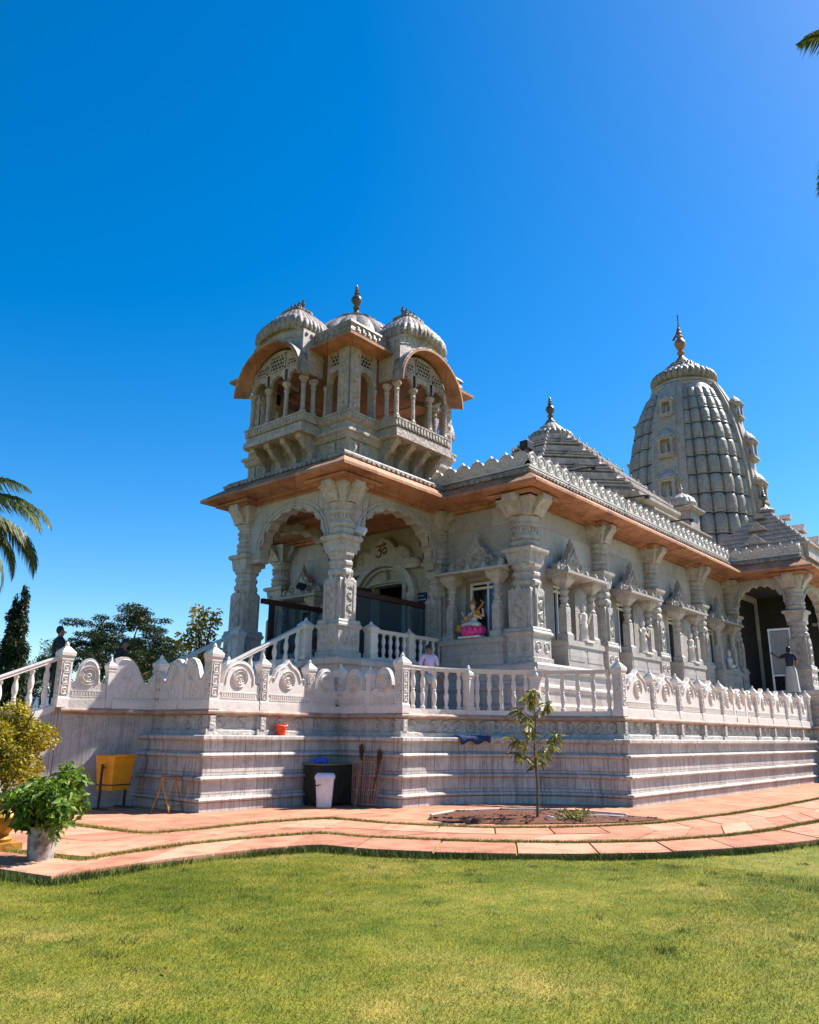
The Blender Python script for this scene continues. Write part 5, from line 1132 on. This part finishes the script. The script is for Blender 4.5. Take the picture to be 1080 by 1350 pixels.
# ================================================================== PEOPLE
def skin(name, J, E_, m, parent, levels=2):
    me = bpy.data.meshes.new(name); names = list(J); idx = {k: i for i, k in enumerate(names)}
    me.from_pydata([J[k][0] for k in names], [(idx[a], idx[b]) for a, b in E_], []); o = bpy.data.objects.new(name, me); COL.objects.link(o); me.materials.append(m)
    md = o.modifiers.new("skin", 'SKIN'); md.use_smooth_shade = True
    for k in names:
        r = J[k][1]; r = r if isinstance(r, tuple) else (r, r); me.skin_vertices[0].data[idx[k]].radius = r; me.skin_vertices[0].data[idx[k]].use_root = (idx[k] == 0)
    s = o.modifiers.new("sub", 'SUBSURF'); s.levels = levels; s.render_levels = levels
    if parent: o.parent = parent
    return o
def person(label, loc, rz, h, top, trousers, lhand, rhand, skirt=False, knee=(0, 0), hairlong=False, lean=0.):
    """faces local -y; hands given as (elbow, wrist) points for a 1.7 m body"""
    t = local(thing("person", label, "person", loc, rz=rz)); s = h / 1.70; V = lambda x, y, z: (x * s, (y - lean * max(0, z - .95)) * s, z * s)
    J = {'pelvis': (V(0, 0, .95), .13 * s), 'waist': (V(0, .0, 1.10), .115 * s), 'chest': (V(0, .01, 1.30), .135 * s), 'collar': (V(0, .01, 1.43), .085 * s), 'neck': (V(0, .0, 1.49), .052 * s), 'skull': (V(0, -.015, 1.575), .082 * s), 'crown': (V(0, -.01, 1.64), .072 * s)}
    E_ = [('pelvis', 'waist'), ('waist', 'chest'), ('chest', 'collar'), ('collar', 'neck'), ('neck', 'skull'), ('skull', 'crown')]
    for sg, n, (el, wr) in ((-1, 'l', lhand), (1, 'r', rhand)):
        J[n + 'sh'] = (V(sg * .18, .01, 1.40), .062 * s); J[n + 'el'] = (V(*el), .043 * s); J[n + 'wr'] = (V(*wr), .029 * s)
        d = (Vector(wr) - Vector(el)).normalized(); pl = Vector(wr) + d * .07; J[n + 'pl'] = (V(*pl), (.036 * s, .02 * s))
        E_ += [('collar', n + 'sh'), (n + 'sh', n + 'el'), (n + 'el', n + 'wr'), (n + 'wr', n + 'pl')]
        side = d.cross(Vector((0, 1, 0))); side = side.normalized() if side.length > .1 else Vector((1, 0, 0))
        for k, L_ in enumerate((.075, .085, .08, .062)):
            a = pl + side * (-.027 + .018 * k) + d * .015; b = a + d * L_ * .6; c = b + (d * .8 + Vector((0, -.4, -.1))).normalized() * L_ * .45
            J[f'{n}f{k}'] = (V(*a), .010 * s); J[f'{n}g{k}'] = (V(*b), .009 * s); J[f'{n}h{k}'] = (V(*c), .007 * s); E_ += [(n + 'pl', f'{n}f{k}'), (f'{n}f{k}', f'{n}g{k}'), (f'{n}g{k}', f'{n}h{k}')]
        a = Vector(wr) + d * .03 - side * .035; b = a - side * .02 + d * .04; J[n + 't0'] = (V(*a), .011 * s); J[n + 't1'] = (V(*b), .009 * s); E_ += [(n + 'wr', n + 't0'), (n + 't0', n + 't1')]
    for sg, n, kn in ((-1, 'l', knee[0]), (1, 'r', knee[1])):
        J[n + 'hip'] = (V(sg * .10, 0, .90), .09 * s); J[n + 'kn'] = (V(sg * .11, -.02 - kn, .50 + kn * .5), .06 * s); J[n + 'an'] = (V(sg * .11, .02 - kn * .4, .09 + kn * .8), .04 * s); J[n + 'to'] = (V(sg * .12, -.15 - kn * .4, .03 + kn * .8), .032 * s)
        E_ += [('pelvis', n + 'hip'), (n + 'hip', n + 'kn'), (n + 'kn', n + 'an'), (n + 'an', n + 'to')]
    skin("body", J, E_, M_SKIN, t)
    g = 1.18; T_ = {k: (J[k][0], (J[k][1] if not isinstance(J[k][1], tuple) else J[k][1][0]) * g) for k in ('pelvis', 'waist', 'chest', 'collar', 'lsh', 'rsh', 'lel', 'rel')}
    for n in 'lr': T_[n + 'el'] = (tuple(Vector(J[n + 'sh'][0]).lerp(Vector(J[n + 'el'][0]), .85)), .058 * s)
    skin("shirt", T_, [('pelvis', 'waist'), ('waist', 'chest'), ('chest', 'collar'), ('collar', 'lsh'), ('collar', 'rsh'), ('lsh', 'lel'), ('rsh', 'rel')], top, t)
    if skirt:
        mb = MB(); n = 28; vs = []; fs = []
        for r, z in ((.15, 1.02), (.19, .85), (.21, .55), (.24, .12)):
            for i in range(n): a = 2 * PI * i / n; q = r * (1 + .06 * math.cos(7 * a)) * s; vs.append((q * math.cos(a), q * .8 * math.sin(a), z * s))
        for j in range(3):
            for i in range(n): fs.append((j * n + i, j * n + (i + 1) % n, (j + 1) * n + (i + 1) % n, (j + 1) * n + i))
        mb.add(vs, fs); mb.build("skirt", trousers, t, smooth=True)
    else:
        T_ = {k: (J[k][0], J[k][1] * 1.22) for k in ('pelvis', 'lhip', 'rhip', 'lkn', 'rkn', 'lan', 'ran')}
        skin("trousers", T_, [('pelvis', 'lhip'), ('lhip', 'lkn'), ('lkn', 'lan'), ('pelvis', 'rhip'), ('rhip', 'rkn'), ('rkn', 'ran')], trousers, t)
    hd = V(0, -.012, 1.60); y = -.012
    mb = MB(); mb.ball((hd[0], hd[1] + .034 * s, hd[2] + .030 * s), (.083 * s, .078 * s, .092 * s), 14, 9)
    if hairlong: mb.ball((hd[0], hd[1] + .075 * s, hd[2] - .03 * s), (.07 * s, .05 * s, .11 * s), 10, 7)
    mb.build("hair", M_HAIR, t, smooth=True)
    mb = MB(); mb.ball((hd[0], hd[1] - .088 * s, hd[2] - .02 * s), (.012 * s, .018 * s, .02 * s), 6, 5)
    for q in (-1, 1): mb.ball((hd[0] + q * .083 * s, hd[1] + .005 * s, hd[2] - .012 * s), (.012 * s, .02 * s, .03 * s), 6, 5)
    mb.build("nose_and_ears", M_SKIN, t, smooth=True)
    mb = MB()
    for q in (-1, 1): mb.ball((hd[0] + q * .032 * s, hd[1] - .078 * s, hd[2] + .005 * s), (.013 * s, .008 * s, .007 * s), 6, 4)
    mb.ball((hd[0], hd[1] - .079 * s, hd[2] - .055 * s), (.022 * s, .007 * s, .006 * s), 6, 4); mb.build("eyes_and_mouth", M_HAIR, t)
    return t
down = lambda sg: ((sg * .25, .02, 1.13), (sg * .25, -.06, .88))
person("dark haired person in a dark shirt standing behind the stair post at far left", (7.42, 15.1, FLOOR), 1.2, 1.55, M_CHAR, M_CHAR, down(-1), down(1))
person("person in dark clothes half hidden behind the leaf scroll panel", (8.35, 14.55, FLOOR), .6, 1.36, M_CHAR, M_NAVY, down(-1), down(1), lean=.25)
person("person in a lilac shirt seen through the balusters below the porch", (13.42, 10.82, FLOOR), -.5, 1.47, M_LIL, M_GREY, down(-1), down(1))
person("person in navy top and grey skirt reaching out an arm on the side porch steps", (27.95, 7.50, 2.65), PI / 2, 1.55, M_NAVY, M_GREY, ((-.24, .05, 1.14), (-.12, -.14, 1.02)), ((.38, -.12, 1.34), (.60, -.26, 1.50)), skirt=True, hairlong=True)

# ================================================================== THINGS ROUND THE PLINTH
Z0 = .062
def at_thing(name, label, cat, x, y, z=Z0, rz=0.): return local(thing(name, label, cat, (x, y, z), rz=rz + 1e-6))
t = at_thing("tilting_bin", "yellow plastic waste bin hung on a thin frame against the smooth wall", "bin", 7.64, 13.02, rz=.28)
mb = MB(); a, b, d = .20, .25, .16
vs = [(-a, -d, .30), (a, -d, .30), (a, d, .30), (-a, d, .30), (-b, -d * 1.3, .86), (b, -d * 1.3, .86), (b, d * 1.3, .86), (-b, d * 1.3, .86)]; q = .9
vs += [(x * q, y * q, z + .02 if z < .5 else z) for x, y, z in vs]
mb.add(vs, [(0, 3, 2, 1), (0, 1, 5, 4), (1, 2, 6, 5), (2, 3, 7, 6), (3, 0, 4, 7), (8, 9, 10, 11), (8, 12, 13, 9), (9, 13, 14, 10), (10, 14, 15, 11), (11, 15, 12, 8), (4, 5, 13, 12), (5, 6, 14, 13), (6, 7, 15, 14), (7, 4, 12, 15)])
mb.box(-b - .02, b + .02, -d * 1.3 - .02, -d * 1.3, .83, .875); mb.box(-a - .012, a + .012, -d * 1.08, -d * 1.02, .40, .425); mb.build("tub", M_YEL, t, bevel=.01)
MB().box(-a - .016, a + .016, -d * 1.12, d * 1.1, .375, .395).build("band", M_OLIVE, t)
mb = MB()
for x in (-.29, .29): mb.bar((x, 0, 0), (x, 0, .72), .03); mb.bar((x, -.2, .01), (x, .2, .01), .03)
mb.bar((-.29, .0, .66), (.29, 0, .66), .022); mb.build("stand", M_OLIVE, t)
t = at_thing("folding_stand", "thin yellow metal folding stand in front of the shaded plinth corner", "stand", 7.95, 11.85, rz=.5)
mb = MB(); 
for x in (-.22, .22):
    for y, y2 in ((-.16, .02), (.16, -.02)): mb.bar((x, y, 0), (x, y2, .53), .018)
for y in (-.13, .13): mb.bar((-.22, y, .09), (.22, y, .09), .014)
mb.bar((-.24, 0, .53), (.24, 0, .53), .022); mb.build("legs", M_GOLD, t); MB().box(-.23, .23, -.10, .10, .535, .55).build("seat", M_RUST, t)
t = thing("bucket", "small bright red plastic bucket on the plinth shelf", "bucket", (9.98, 11.5, 1.272)); local(t)
mb = MB(); mb.lathe((0, 0, 0), [(.075, 0), (.105, .20), (.112, .20), (.112, .215), (.098, .215), (.07, .01)], 20); mb.build("tub", M_RED, t, smooth=True)
mb = MB(); mb.tube([(.108 * math.cos(a), .03, .205 - .11 * math.sin(a)) if False else (.108 * math.cos(a), -.02 - .10 * math.sin(a), .20 - .03 * math.sin(a)) for a in np.linspace(0, PI, 12)], .005, 5); mb.build("handle", M_FRAME, t)
t = at_thing("cabinet", "dark olive metal cabinet in the shaded inner corner of the plinth", "cabinet", 10.88, 11.12)
mb = MB(); mb.box(-.40, .40, -.26, .26, .04, .70); mb.build("body", M_OLIVE, t, bevel=.008)
MB().box(-.43, .43, -.29, .29, .70, .725).build("top", mat("worn_metal_edge", (.16, .14, .09), .6), t)
for x0, x1 in ((-.385, -.01), (.01, .385)): MB().box(x0, x1, -.272, -.262, .06, .67).build("door", M_OLIVE, t, bevel=.004)
MB().box(-.411, -.402, -.22, .22, .08, .66).build("side_panel", M_OLIVE, t)
mb = MB()
for x in (-.36, .36):
    for y in (-.22, .22): mb.box(x - .02, x + .02, y - .02, y + .02, 0, .04)
mb.build("feet", M_BLACK, t)
t = thing("folded_tarpaulin", "crumpled blue tarpaulin lying on the dark cabinet", "tarpaulin", (10.64, 11.12, Z0 + .726)); local(t)
mb = MB(); n = 22; vs = []; fs = []
for j in range(6):
    for i in range(n):
        a = 2 * PI * i / n; q = (1, 1.02, .85, .6, .3, .05)[j] * (1 + .16 * math.sin(3 * a + j) + .1 * math.cos(7 * a)); vs.append((.17 * q * math.cos(a), .12 * q * math.sin(a), (0, .035, .07, .085, .10, .105)[j] + .012 * math.sin(5 * a + 2 * j) * (j > 0)))
for j in range(5):
    for i in range(n): fs.append((j * n + i, j * n + (i + 1) % n, (j + 1) * n + (i + 1) % n, (j + 1) * n + i))
mb.add(vs, fs); mb.build("sheet", mat("blue_tarpaulin", (.02, .09, .42), .5), t)
t = at_thing("rubbish_bin", "white plastic bin with a lid in front of the dark cabinet", "bin", 10.40, 10.74)
mb = MB(); mb.lathe((0, 0, 0), [(.15, 0), (.155, .02), (.195, .46), (.20, .465), (.20, .48), (.18, .48)], 4, PI / 4 + .75, 1.15, 1.15); mb.build("tub", M_WHITE, t, bevel=.02)
mb = MB(); mb.lathe((0, 0, 0), [(.215, .475), (.22, .50), (.21, .55), (.17, .575), (.02, .58)], 4, PI / 4 + .75, 1.15, 1.15); mb.build("lid", mat("pale_lilac_plastic", (.55, .55, .70), .4), t, bevel=.02)
mb = MB(); mb.tube([(-.19, -.09, .40), (-.215, -.03, .37), (-.20, .05, .39)], .008, 5); mb.build("handle", M_OLIVE, t)
t = at_thing("wire_basket", "rusty wire basket leaning in the plinth corner beside the white bin", "basket", 10.98, 10.33, rz=-.06)
mb = MB(); tl = .10
P_ = lambda x, y, z: (x + tl * z, y, z)
for y in np.linspace(-.24, .24, 9): mb.bar(P_(-.12, y * .82, .06), P_(-.15, y, .78), .010); mb.bar(P_(.10, y * .82, .06), P_(.13, y, .78), .010)
for x in np.linspace(-.10, .08, 4):
    for q in (-1, 1): mb.bar(P_(x * .9, q * .197, .06), P_(x * 1.2, q * .24, .78), .010)
for z, w in ((.06, .20), (.30, .212), (.54, .225), (.78, .245)):
    X0, X1 = -.12 - (z - .06) * .042, .10 + (z - .06) * .042
    for a, b in (((X0, -w), (X0, w)), ((X1, -w), (X1, w)), ((X0, -w), (X1, -w)), ((X0, w), (X1, w))): mb.bar(P_(*a, z), P_(*b, z), .017)
mb.bar(P_(-.16, .02, .80), P_(-.18, .04, -.0), .03); mb.build("cage", M_RUST, t)
for (dy, hz, tw, lb) in ((.10, 1.02, .12, "upright straw broom standing in the wire basket"), (-.14, .92, -.5, "straw broom tilting outwards in the wire basket")):
    t2 = local(thing("broom", lb, "broom", (10.99, 10.33 + dy, Z0 + .08), rz=1e-6)); mb = MB(); mb.bar((0, 0, 0), (.05, tw * .25, hz - .36), .022); mb.build("handle", M_WOOD, t2)
    mb = MB()
    for _ in range(60): a = random.uniform(0, 2 * PI); q = random.uniform(0, .065); mb.tube([(.05, tw * .25, hz - .40), (.05 + .5 * q * math.cos(a), tw * .28 + .5 * q * math.sin(a), hz - .25), (.06 + q * math.cos(a), tw * .34 + q * 1.3 * math.sin(a), hz - random.uniform(0, .08))], [.008, .006, .003], 4)
    mb.build("bristles", M_STRAW, t2)
# cloth drying on the curved shelf
def cloth(label, a0, a1, m, nm):
    t = thing("drying_cloth", label, "cloth", (COVE[0] + 2.98 * math.cos(math.radians((a0 + a1) / 2)), COVE[1] + 2.98 * math.sin(math.radians((a0 + a1) / 2)), 1.275)); mb = MB(); n = 26; vs = []; R_ = [(3.10, 1.285), (3.0, 1.30), (2.885, 1.285), (2.865, 1.26), (2.862, 1.22), (2.868, 1.17)]
    for i in range(n + 1):
        a = math.radians(a0 + (a1 - a0) * i / n)
        for j, (r, z) in enumerate(R_): w = .012 * math.sin(i * 1.3 + j); dz = (.035 * math.sin(i * .45) if j >= 4 else 0); vs.append((COVE[0] + (r - abs(w) - .002) * math.cos(a), COVE[1] + (r - abs(w) - .002) * math.sin(a), z + abs(w) * .6 + dz))
    mb.add(vs, [(i * 6 + j, i * 6 + j + 1, i * 6 + 7 + j, i * 6 + 6 + j) for i in range(n) for j in range(5)]); o = mb.build("sheet", m, t, smooth=True); s_ = o.modifiers.new("thick", 'SOLIDIFY'); s_.thickness = .008
cloth("dark blue garment drying over the curved plinth shelf", 56, 68.5, M_DENIM, 0); cloth("grey garment drying beside the dark blue one", 47, 55.4, M_GREY, 0)

# ================================================================== PLANTS
def leaves(name, m, parent, P, size, droop=.3, ratio=.42, upright=0.):
    """one leaf-shaped face (two triangles folded on the midrib) at every point; size may be an array"""
    P = np.asarray(P, float); n = len(P); sz = np.broadcast_to(np.asarray(size, float), (n,)) * RNG.uniform(.7, 1.25, n)
    d = RNG.normal(0, 1, (n, 3)); d[:, 2] = d[:, 2] * .6 - droop + upright; d /= np.linalg.norm(d, axis=1)[:, None]
    u = np.cross(d, RNG.normal(0, 1, (n, 3))); u /= np.linalg.norm(u, axis=1)[:, None] + 1e-9; w = np.cross(d, u)
    V = np.zeros((n, 4, 3)); V[:, 0] = P; V[:, 1] = P + d * (sz * .5)[:, None] + u * (sz * ratio * .5)[:, None] + w * (sz * .10)[:, None]
    V[:, 2] = P + d * sz[:, None] + np.array([0, 0, -1.]) * (sz * .15)[:, None]; V[:, 3] = P + d * (sz * .5)[:, None] - u * (sz * ratio * .5)[:, None] + w * (sz * .10)[:, None]
    me = bpy.data.meshes.new(name); me.vertices.add(4 * n); me.vertices.foreach_set("co", V.ravel()); F = np.arange(4 * n).reshape(n, 4); T_ = np.concatenate([F[:, [0, 1, 2]], F[:, [0, 2, 3]]], 1).ravel()
    me.loops.add(6 * n); me.loops.foreach_set("vertex_index", T_.astype(np.int32)); me.polygons.add(2 * n); me.polygons.foreach_set("loop_start", np.arange(0, 6 * n, 3, dtype=np.int32)); me.update(calc_edges=True); me.materials.append(m)
    o = bpy.data.objects.new(name, me); COL.objects.link(o)
    if parent: o.parent = parent
    return o
def clumps(C, n, shell=.45):
    """points in and on a set of ellipsoidal leaf clumps (x, y, z, rx, ry, rz)"""
    C = np.array(C, float); w = (C[:, 3] * C[:, 4] * C[:, 5]) ** (2 / 3); k = RNG.choice(len(C), n, p=w / w.sum()); d = RNG.normal(0, 1, (n, 3)); d /= np.linalg.norm(d, axis=1)[:, None]; q = RNG.uniform(shell, 1, n) ** .6
    return C[k, :3] + d * q[:, None] * C[k, 3:6]
def trunk(parent, pts, r, m=M_BARK, name="trunk"): MB().tube(pts, r, 8).build(name, m, parent, smooth=True)
# golden bush in a golden urn, bright plant in a paint bucket
def urn(parent, s=1.):
    mb = MB(); mb.sq((0, 0, 0), [(.19 * s, 0), (.19 * s, .07 * s), (.16 * s, .08 * s)]); mb.lathe((0, 0, 0), [(.13 * s, .08 * s), (.15 * s, .11 * s), (.10 * s, .15 * s), (.12 * s, .18 * s), (.21 * s, .26 * s), (.235 * s, .34 * s), (.20 * s, .42 * s), (.16 * s, .46 * s), (.19 * s, .49 * s), (.24 * s, .54 * s), (.24 * s, .57 * s), (.2 * s, .57 * s), (.19 * s, .52 * s)], 24); mb.build("urn", M_GOLD, parent, smooth=True)
    mb = MB(); mb.lathe((0, 0, 0), [(.195 * s, .53 * s), (.05, .545 * s)], 16); mb.build("soil", M_SOIL, parent)
t = at_thing("potted_bush", "golden green feathery bush growing in a golden urn at the left edge", "potted plant", 4.22, 9.42); urn(t)
trunk(t, [(0, 0, .5), (.02, .01, .8), (-.01, .03, 1.2)], [.03, .025, .012])
for k in range(6): a = k * 1.05; trunk(t, [(0, 0, .66 + .06 * k), (.16 * math.cos(a), .16 * math.sin(a), .85 + .09 * k), (.24 * math.cos(a), .24 * math.sin(a), 1.0 + .09 * k)], [.014, .010, .005], name="branch")
C = [(random.gauss(0, .13), random.gauss(0, .13), z, .17, .17, .17) for z in np.linspace(.72, 1.42, 12)] + [(.24 * math.cos(a), .24 * math.sin(a), random.uniform(.78, 1.20), .16, .16, .18) for a in np.linspace(0, 6.2, 11)]
leaves("foliage", M_LGOLD, t, clumps(C, 9500, .5), .05, .0, .5, .35)
t = at_thing("potted_plant", "bright green glossy plant in a chipped white paint bucket", "potted plant", 4.22, 8.42)
mb = MB(); mb.lathe((0, 0, 0), [(.125, 0), (.15, .30), (.158, .30), (.158, .315), (.142, .315), (.14, .27)], 22); mb.build("bucket", mat("chipped_white_paint", (.46, .43, .38), .6, var=(.10, .06, .04), scale=7., detail=6), t, smooth=True)
mb = MB(); mb.lathe((0, 0, 0), [(.139, .27), (.02, .285)], 16); mb.build("soil", M_SOIL, t)
C = []
for k in range(16):
    a = k * 2.4; r = .12 + .25 * random.random(); z = random.uniform(.44, .82); tip = (r * math.cos(a), r * math.sin(a), z); MB().tube([(0, 0, .27), (.3 * tip[0], .3 * tip[1], .27 + .5 * (z - .27)), tip], [.012, .009, .005], 6).build("stem", M_BARK, t); C.append((*tip, .13, .13, .12)); C.append((tip[0] * .8, tip[1] * .8, z - .16, .12, .12, .12))
leaves("foliage", M_LBRI, t, clumps(C, 2000, .2), .105, .5, .42, .25)
# sapling in the planting bed with a hose at its foot
t = at_thing("sapling", "slender young tree with sparse drooping leaves in the soil bed", "young tree", 11.26, 6.92, .09)
trunk(t, [(0, 0, 0), (.01, -.01, .5), (.0, .02, 1.0), (.03, 0, 1.45), (.02, .02, 1.80)], [.022, .019, .016, .011, .005])
P_, S_ = [], []
for k, (z, a, L_) in enumerate(((.72, .4, .42), (.80, 2.6, .40), (.92, 4.4, .36), (1.02, 1.6, .38), (1.12, 5.6, .42), (1.22, 3.4, .40), (1.34, .9, .34), (1.44, 2.4, .28), (1.55, 4.9, .26), (1.66, 1.2, .18), (1.76, 3.6, .12))):
    tip = (L_ * math.cos(a), L_ * math.sin(a), z + .16); mid = (.55 * tip[0], .55 * tip[1], z + .14); trunk(t, [(0.01, 0, z), mid, tip], [.009, .006, .003], name="branch")
    for q in np.linspace(.45, 1.02, 11): P_.append((tip[0] * q + random.uniform(-.03, .03), tip[1] * q + random.uniform(-.03, .03), z + .15 * q + random.uniform(-.03, .03)))
    for _ in range(5): P_.append((tip[0] + random.uniform(-.06, .06), tip[1] + random.uniform(-.06, .06), tip[2] + random.uniform(-.05, .05)))
leaves("foliage", M_LSAP, t, P_ + P_[::4], .18, .75, .30)
t = thing("hose", "pale garden hose looped round the foot of the sapling", "hose", (11.35, 6.5, .12)); MB().tube([(11.95 - .9 * math.sin(s_ * .5), 6.15 + .62 * math.sin(s_), .125 + .02 * math.cos(3 * s_)) for s_ in np.linspace(-.4, 2.4, 26)], .012, 6).build("tube", M_FRAME, t, smooth=True)
t = thing("weed_clump", "low dry weed clump lying beside the sapling", "weeds", (11.55, 6.45, .1)); local(t); leaves("foliage", M_LSAP, t, [(random.gauss(0, .16), random.gauss(0, .12), random.uniform(0, .10)) for _ in range(260)], .09, -.1, .25, .3)
# palms
def palm(label, crown, base, n, L_, m, seed, tr=.20, lw=.035):
    random.seed(seed); t = thing("palm_tree", label, "palm tree", base); c = Vector(crown) - Vector(base); local(t)
    MB().tube([(c * q + Vector((.12 * math.sin(q * 3), 0, 0))) for q in np.linspace(0, .93, 9)] + [c], [tr * (1 - .35 * q) for q in np.linspace(0, 1, 10)], 10).build("trunk", M_BARK, t, smooth=True)
    for k in range(n):
        a = 2 * PI * k * .382 + random.uniform(-.15, .15); el = math.radians(random.uniform(-70, 60)); L2 = L_ * random.uniform(.85, 1.1); pts = []; p = c.copy(); e = el
        for i in range(15): pts.append(p.copy()); p = p + Vector((math.cos(a) * math.cos(e), math.sin(a) * math.cos(e), math.sin(e))) * L2 / 14; e -= (.085 + .012 * i * .6)
        mb = MB(); mb.tube(pts, [.025 * (1 - i / 15.5) + .004 for i in range(15)], 5); vs = []; fs = []
        for i in range(1, 15):
            d = (pts[i] - pts[i - 1]).normalized(); sd_ = d.cross(Vector((0, 0, 1))).normalized()
            for sub in range(5):
                b = pts[i - 1].lerp(pts[i], sub / 5)
                for sg in (-1, 1):
                    t_ = (i + sub / 5) / 15; ll = L2 * .26 * (math.sin(PI * min(1, t_ * .86 + .16)) ** .6) * random.uniform(.8, 1.15); dr = random.uniform(.35, 1.0); o = (sd_ * sg * .75 + d * .55 + Vector((0, 0, -dr))).normalized(); mid = b + (sd_ * sg * .8 + d * .6 + Vector((0, 0, .05))).normalized() * ll * .45; tip = mid + (o + Vector((0, 0, -.5))).normalized() * ll * .6; w = d * lw
                    j = len(vs); vs += [b - w * .5, b + w * .5, mid + w * .5, mid - w * .5, tip]; fs += [(j, j + 1, j + 2, j + 3), (j + 3, j + 2, j + 4)]
        mb.add(vs, fs); mb.build("frond", m, t)
    return t
palm("palm with drooping feathery fronds reaching in at the left edge", (5.45, 16.2, 5.30), (5.3, 16.4, 0.), 36, 2.15, M_LPALM, 3)
palm("palm whose frond tip hangs into the upper right corner of sky", (5.95, .24, 5.92), (6.1, -.12, 0.), 26, 1.15, M_LPALM, 5, .095, .022)
# trees behind
def tree(label, base, height, C, n, leaf, m, bark_r=.14, cat="tree", name="tree", group=None, droop=.2):
    t = thing(name, label, cat, base, group); local(t); cz = min(c[2] for c in C); top = sum(c[2] for c in C) / len(C)
    trunk(t, [(0, 0, 0), (.05, .02, cz * .5), (0, .05, cz), (.03, 0, top)], [bark_r * 1.25, bark_r, bark_r * .8, bark_r * .35])
    for c in C[::max(1, len(C) // 12)]: trunk(t, [(0, .03, cz * .92), (c[0] * .5, c[1] * .5, cz + (c[2] - cz) * .55), (c[0], c[1], c[2])], [bark_r * .5, bark_r * .3, bark_r * .1], name="limb")
    leaves("crown", m, t, clumps(C, n, .3), leaf, droop); return t
random.seed(21)
C = []
for k in range(150):
    x = random.uniform(-1, 1); y = random.uniform(-1, 1)
    if x * x + y * y > 1.05: continue
    d2 = x * x + y * y; h = 3.2 + 3.65 * math.sqrt(max(0, 1.1 - d2)) * random.uniform(.35, 1.0); e = random.uniform(.7, 1.12)
    C.append((x * 3.1 * e, y * 3.1 * e, h, random.uniform(.30, .75), random.uniform(.30, .75), random.uniform(.10, .24)))
tree("wide dark spreading tree standing behind the left balustrade", (19.6, 33.6, 0.), 7., C, 30000, .13, M_LDARK, .16)
C = []
for tx, ty_, top in ((0., 0., 6.75), (-.28, .18, 6.35)):
    for z in np.linspace(1.2, top, 26):
        w = .10 + .50 * (1 - (z / top) ** 1.6) ** .8; C.append((tx + random.gauss(0, .07), ty_ + random.gauss(0, .07), z, w * random.uniform(.7, 1.1), w * random.uniform(.7, 1.1), .30))
tree("narrow dark columnar tree rising at the left edge below the palm", (14.2, 32.2, 0.), 7., C, 26000, .13, M_LDARK, .12, droop=1.1)
C = [(.25 * math.cos(a * 2.2), .25 * math.sin(a * 2.2), z, .28, .28, .24) for a, z in zip(range(14), np.linspace(3.0, 5.0, 14))] + [(.45, -.2, 3.9, .3, .3, .25), (-.5, .2, 4.2, .32, .3, .26), (-.4, .25, 3.4, .35, .3, .25), (.3, -.1, 4.9, .2, .2, .3)]
ty = tree("small yellow leaved tree with orange blossom beside the far porch column", (14.1, 20.0, -.25), 5., C, 1700, .15, M_LFLOW, .06)
leaves("blossom", M_ORNG, ty, clumps([(.1, -.1, 3.75, .3, .3, .28), (.3, -.2, 4.0, .15, .15, .15)], 260, .2), .13, 0., .7)
for k, (x, y, h, w, m, lb, nl) in enumerate(((23., 36.5, 5.0, 1.5, M_LMID, "yellow green bush below the wide dark tree", 5200), (20.5, 37., 4.7, 1.2, M_LMID, "yellow green bush left of the widest bush", 3800), (26.2, 39., 5.9, 1.5, M_LDARK, "dark bush between the wide tree and the yellow leaved tree", 4200), (20.6, 42., 6.4, 1.7, M_LBLUE, "bluish loose tree seen left of the wide dark tree", 2600), (14.9, 39., 4.3, 1.6, M_LBRI, "bright green low bush at the left edge under the columnar tree", 3600), (16.8, 37.2, 4.6, 1.5, M_LBLUE, "bluish green bush behind the person at far left", 3000))):
    C = [(random.gauss(0, w * .5), random.gauss(0, w * .5), h * random.uniform(.45, .92), w * .42, w * .42, w * .30) for _ in range(16)]
    tree(lb, (x, y, 0.), h, C, nl, .17, m, .09, "bush", "bush", "bushes and small trees behind the terrace")
t = thing("boundary_wall", "blue grey boundary wall behind the handrail at the far left", "wall", (12., 36., 0.)); mb = MB(frame=((2., 34.8, 0), (.95, .31), (.31, -.95))); mb.box(0, 22., 0, .2, 0, 3.0); mb.box(0, 22., -.04, .24, 3.0, 3.1)
for k in range(8): mb.box(k * 3., k * 3. + .3, .2, .3, 0, 3.15)
mb.build("panels", mat("blue_grey_plaster", (.10, .16, .24), .8, var=(.07, .11, .17), scale=1.5), t)
# line of far greenery that closes the horizon behind the temple
random.seed(4); pts = []
C = []
for k in range(150): x = -60 + k * 1.6; y = 95 - .42 * k * 1.0 + random.uniform(-5, 5); C.append((x, y, random.uniform(1., 2.6), random.uniform(1.5, 3.), random.uniform(1.5, 3.), random.uniform(1., 2.2)))
o = leaves("far_woodland", M_LBLUE, None, clumps(C, 26000, .4), .5, .1, .6); o['kind'] = 'stuff'
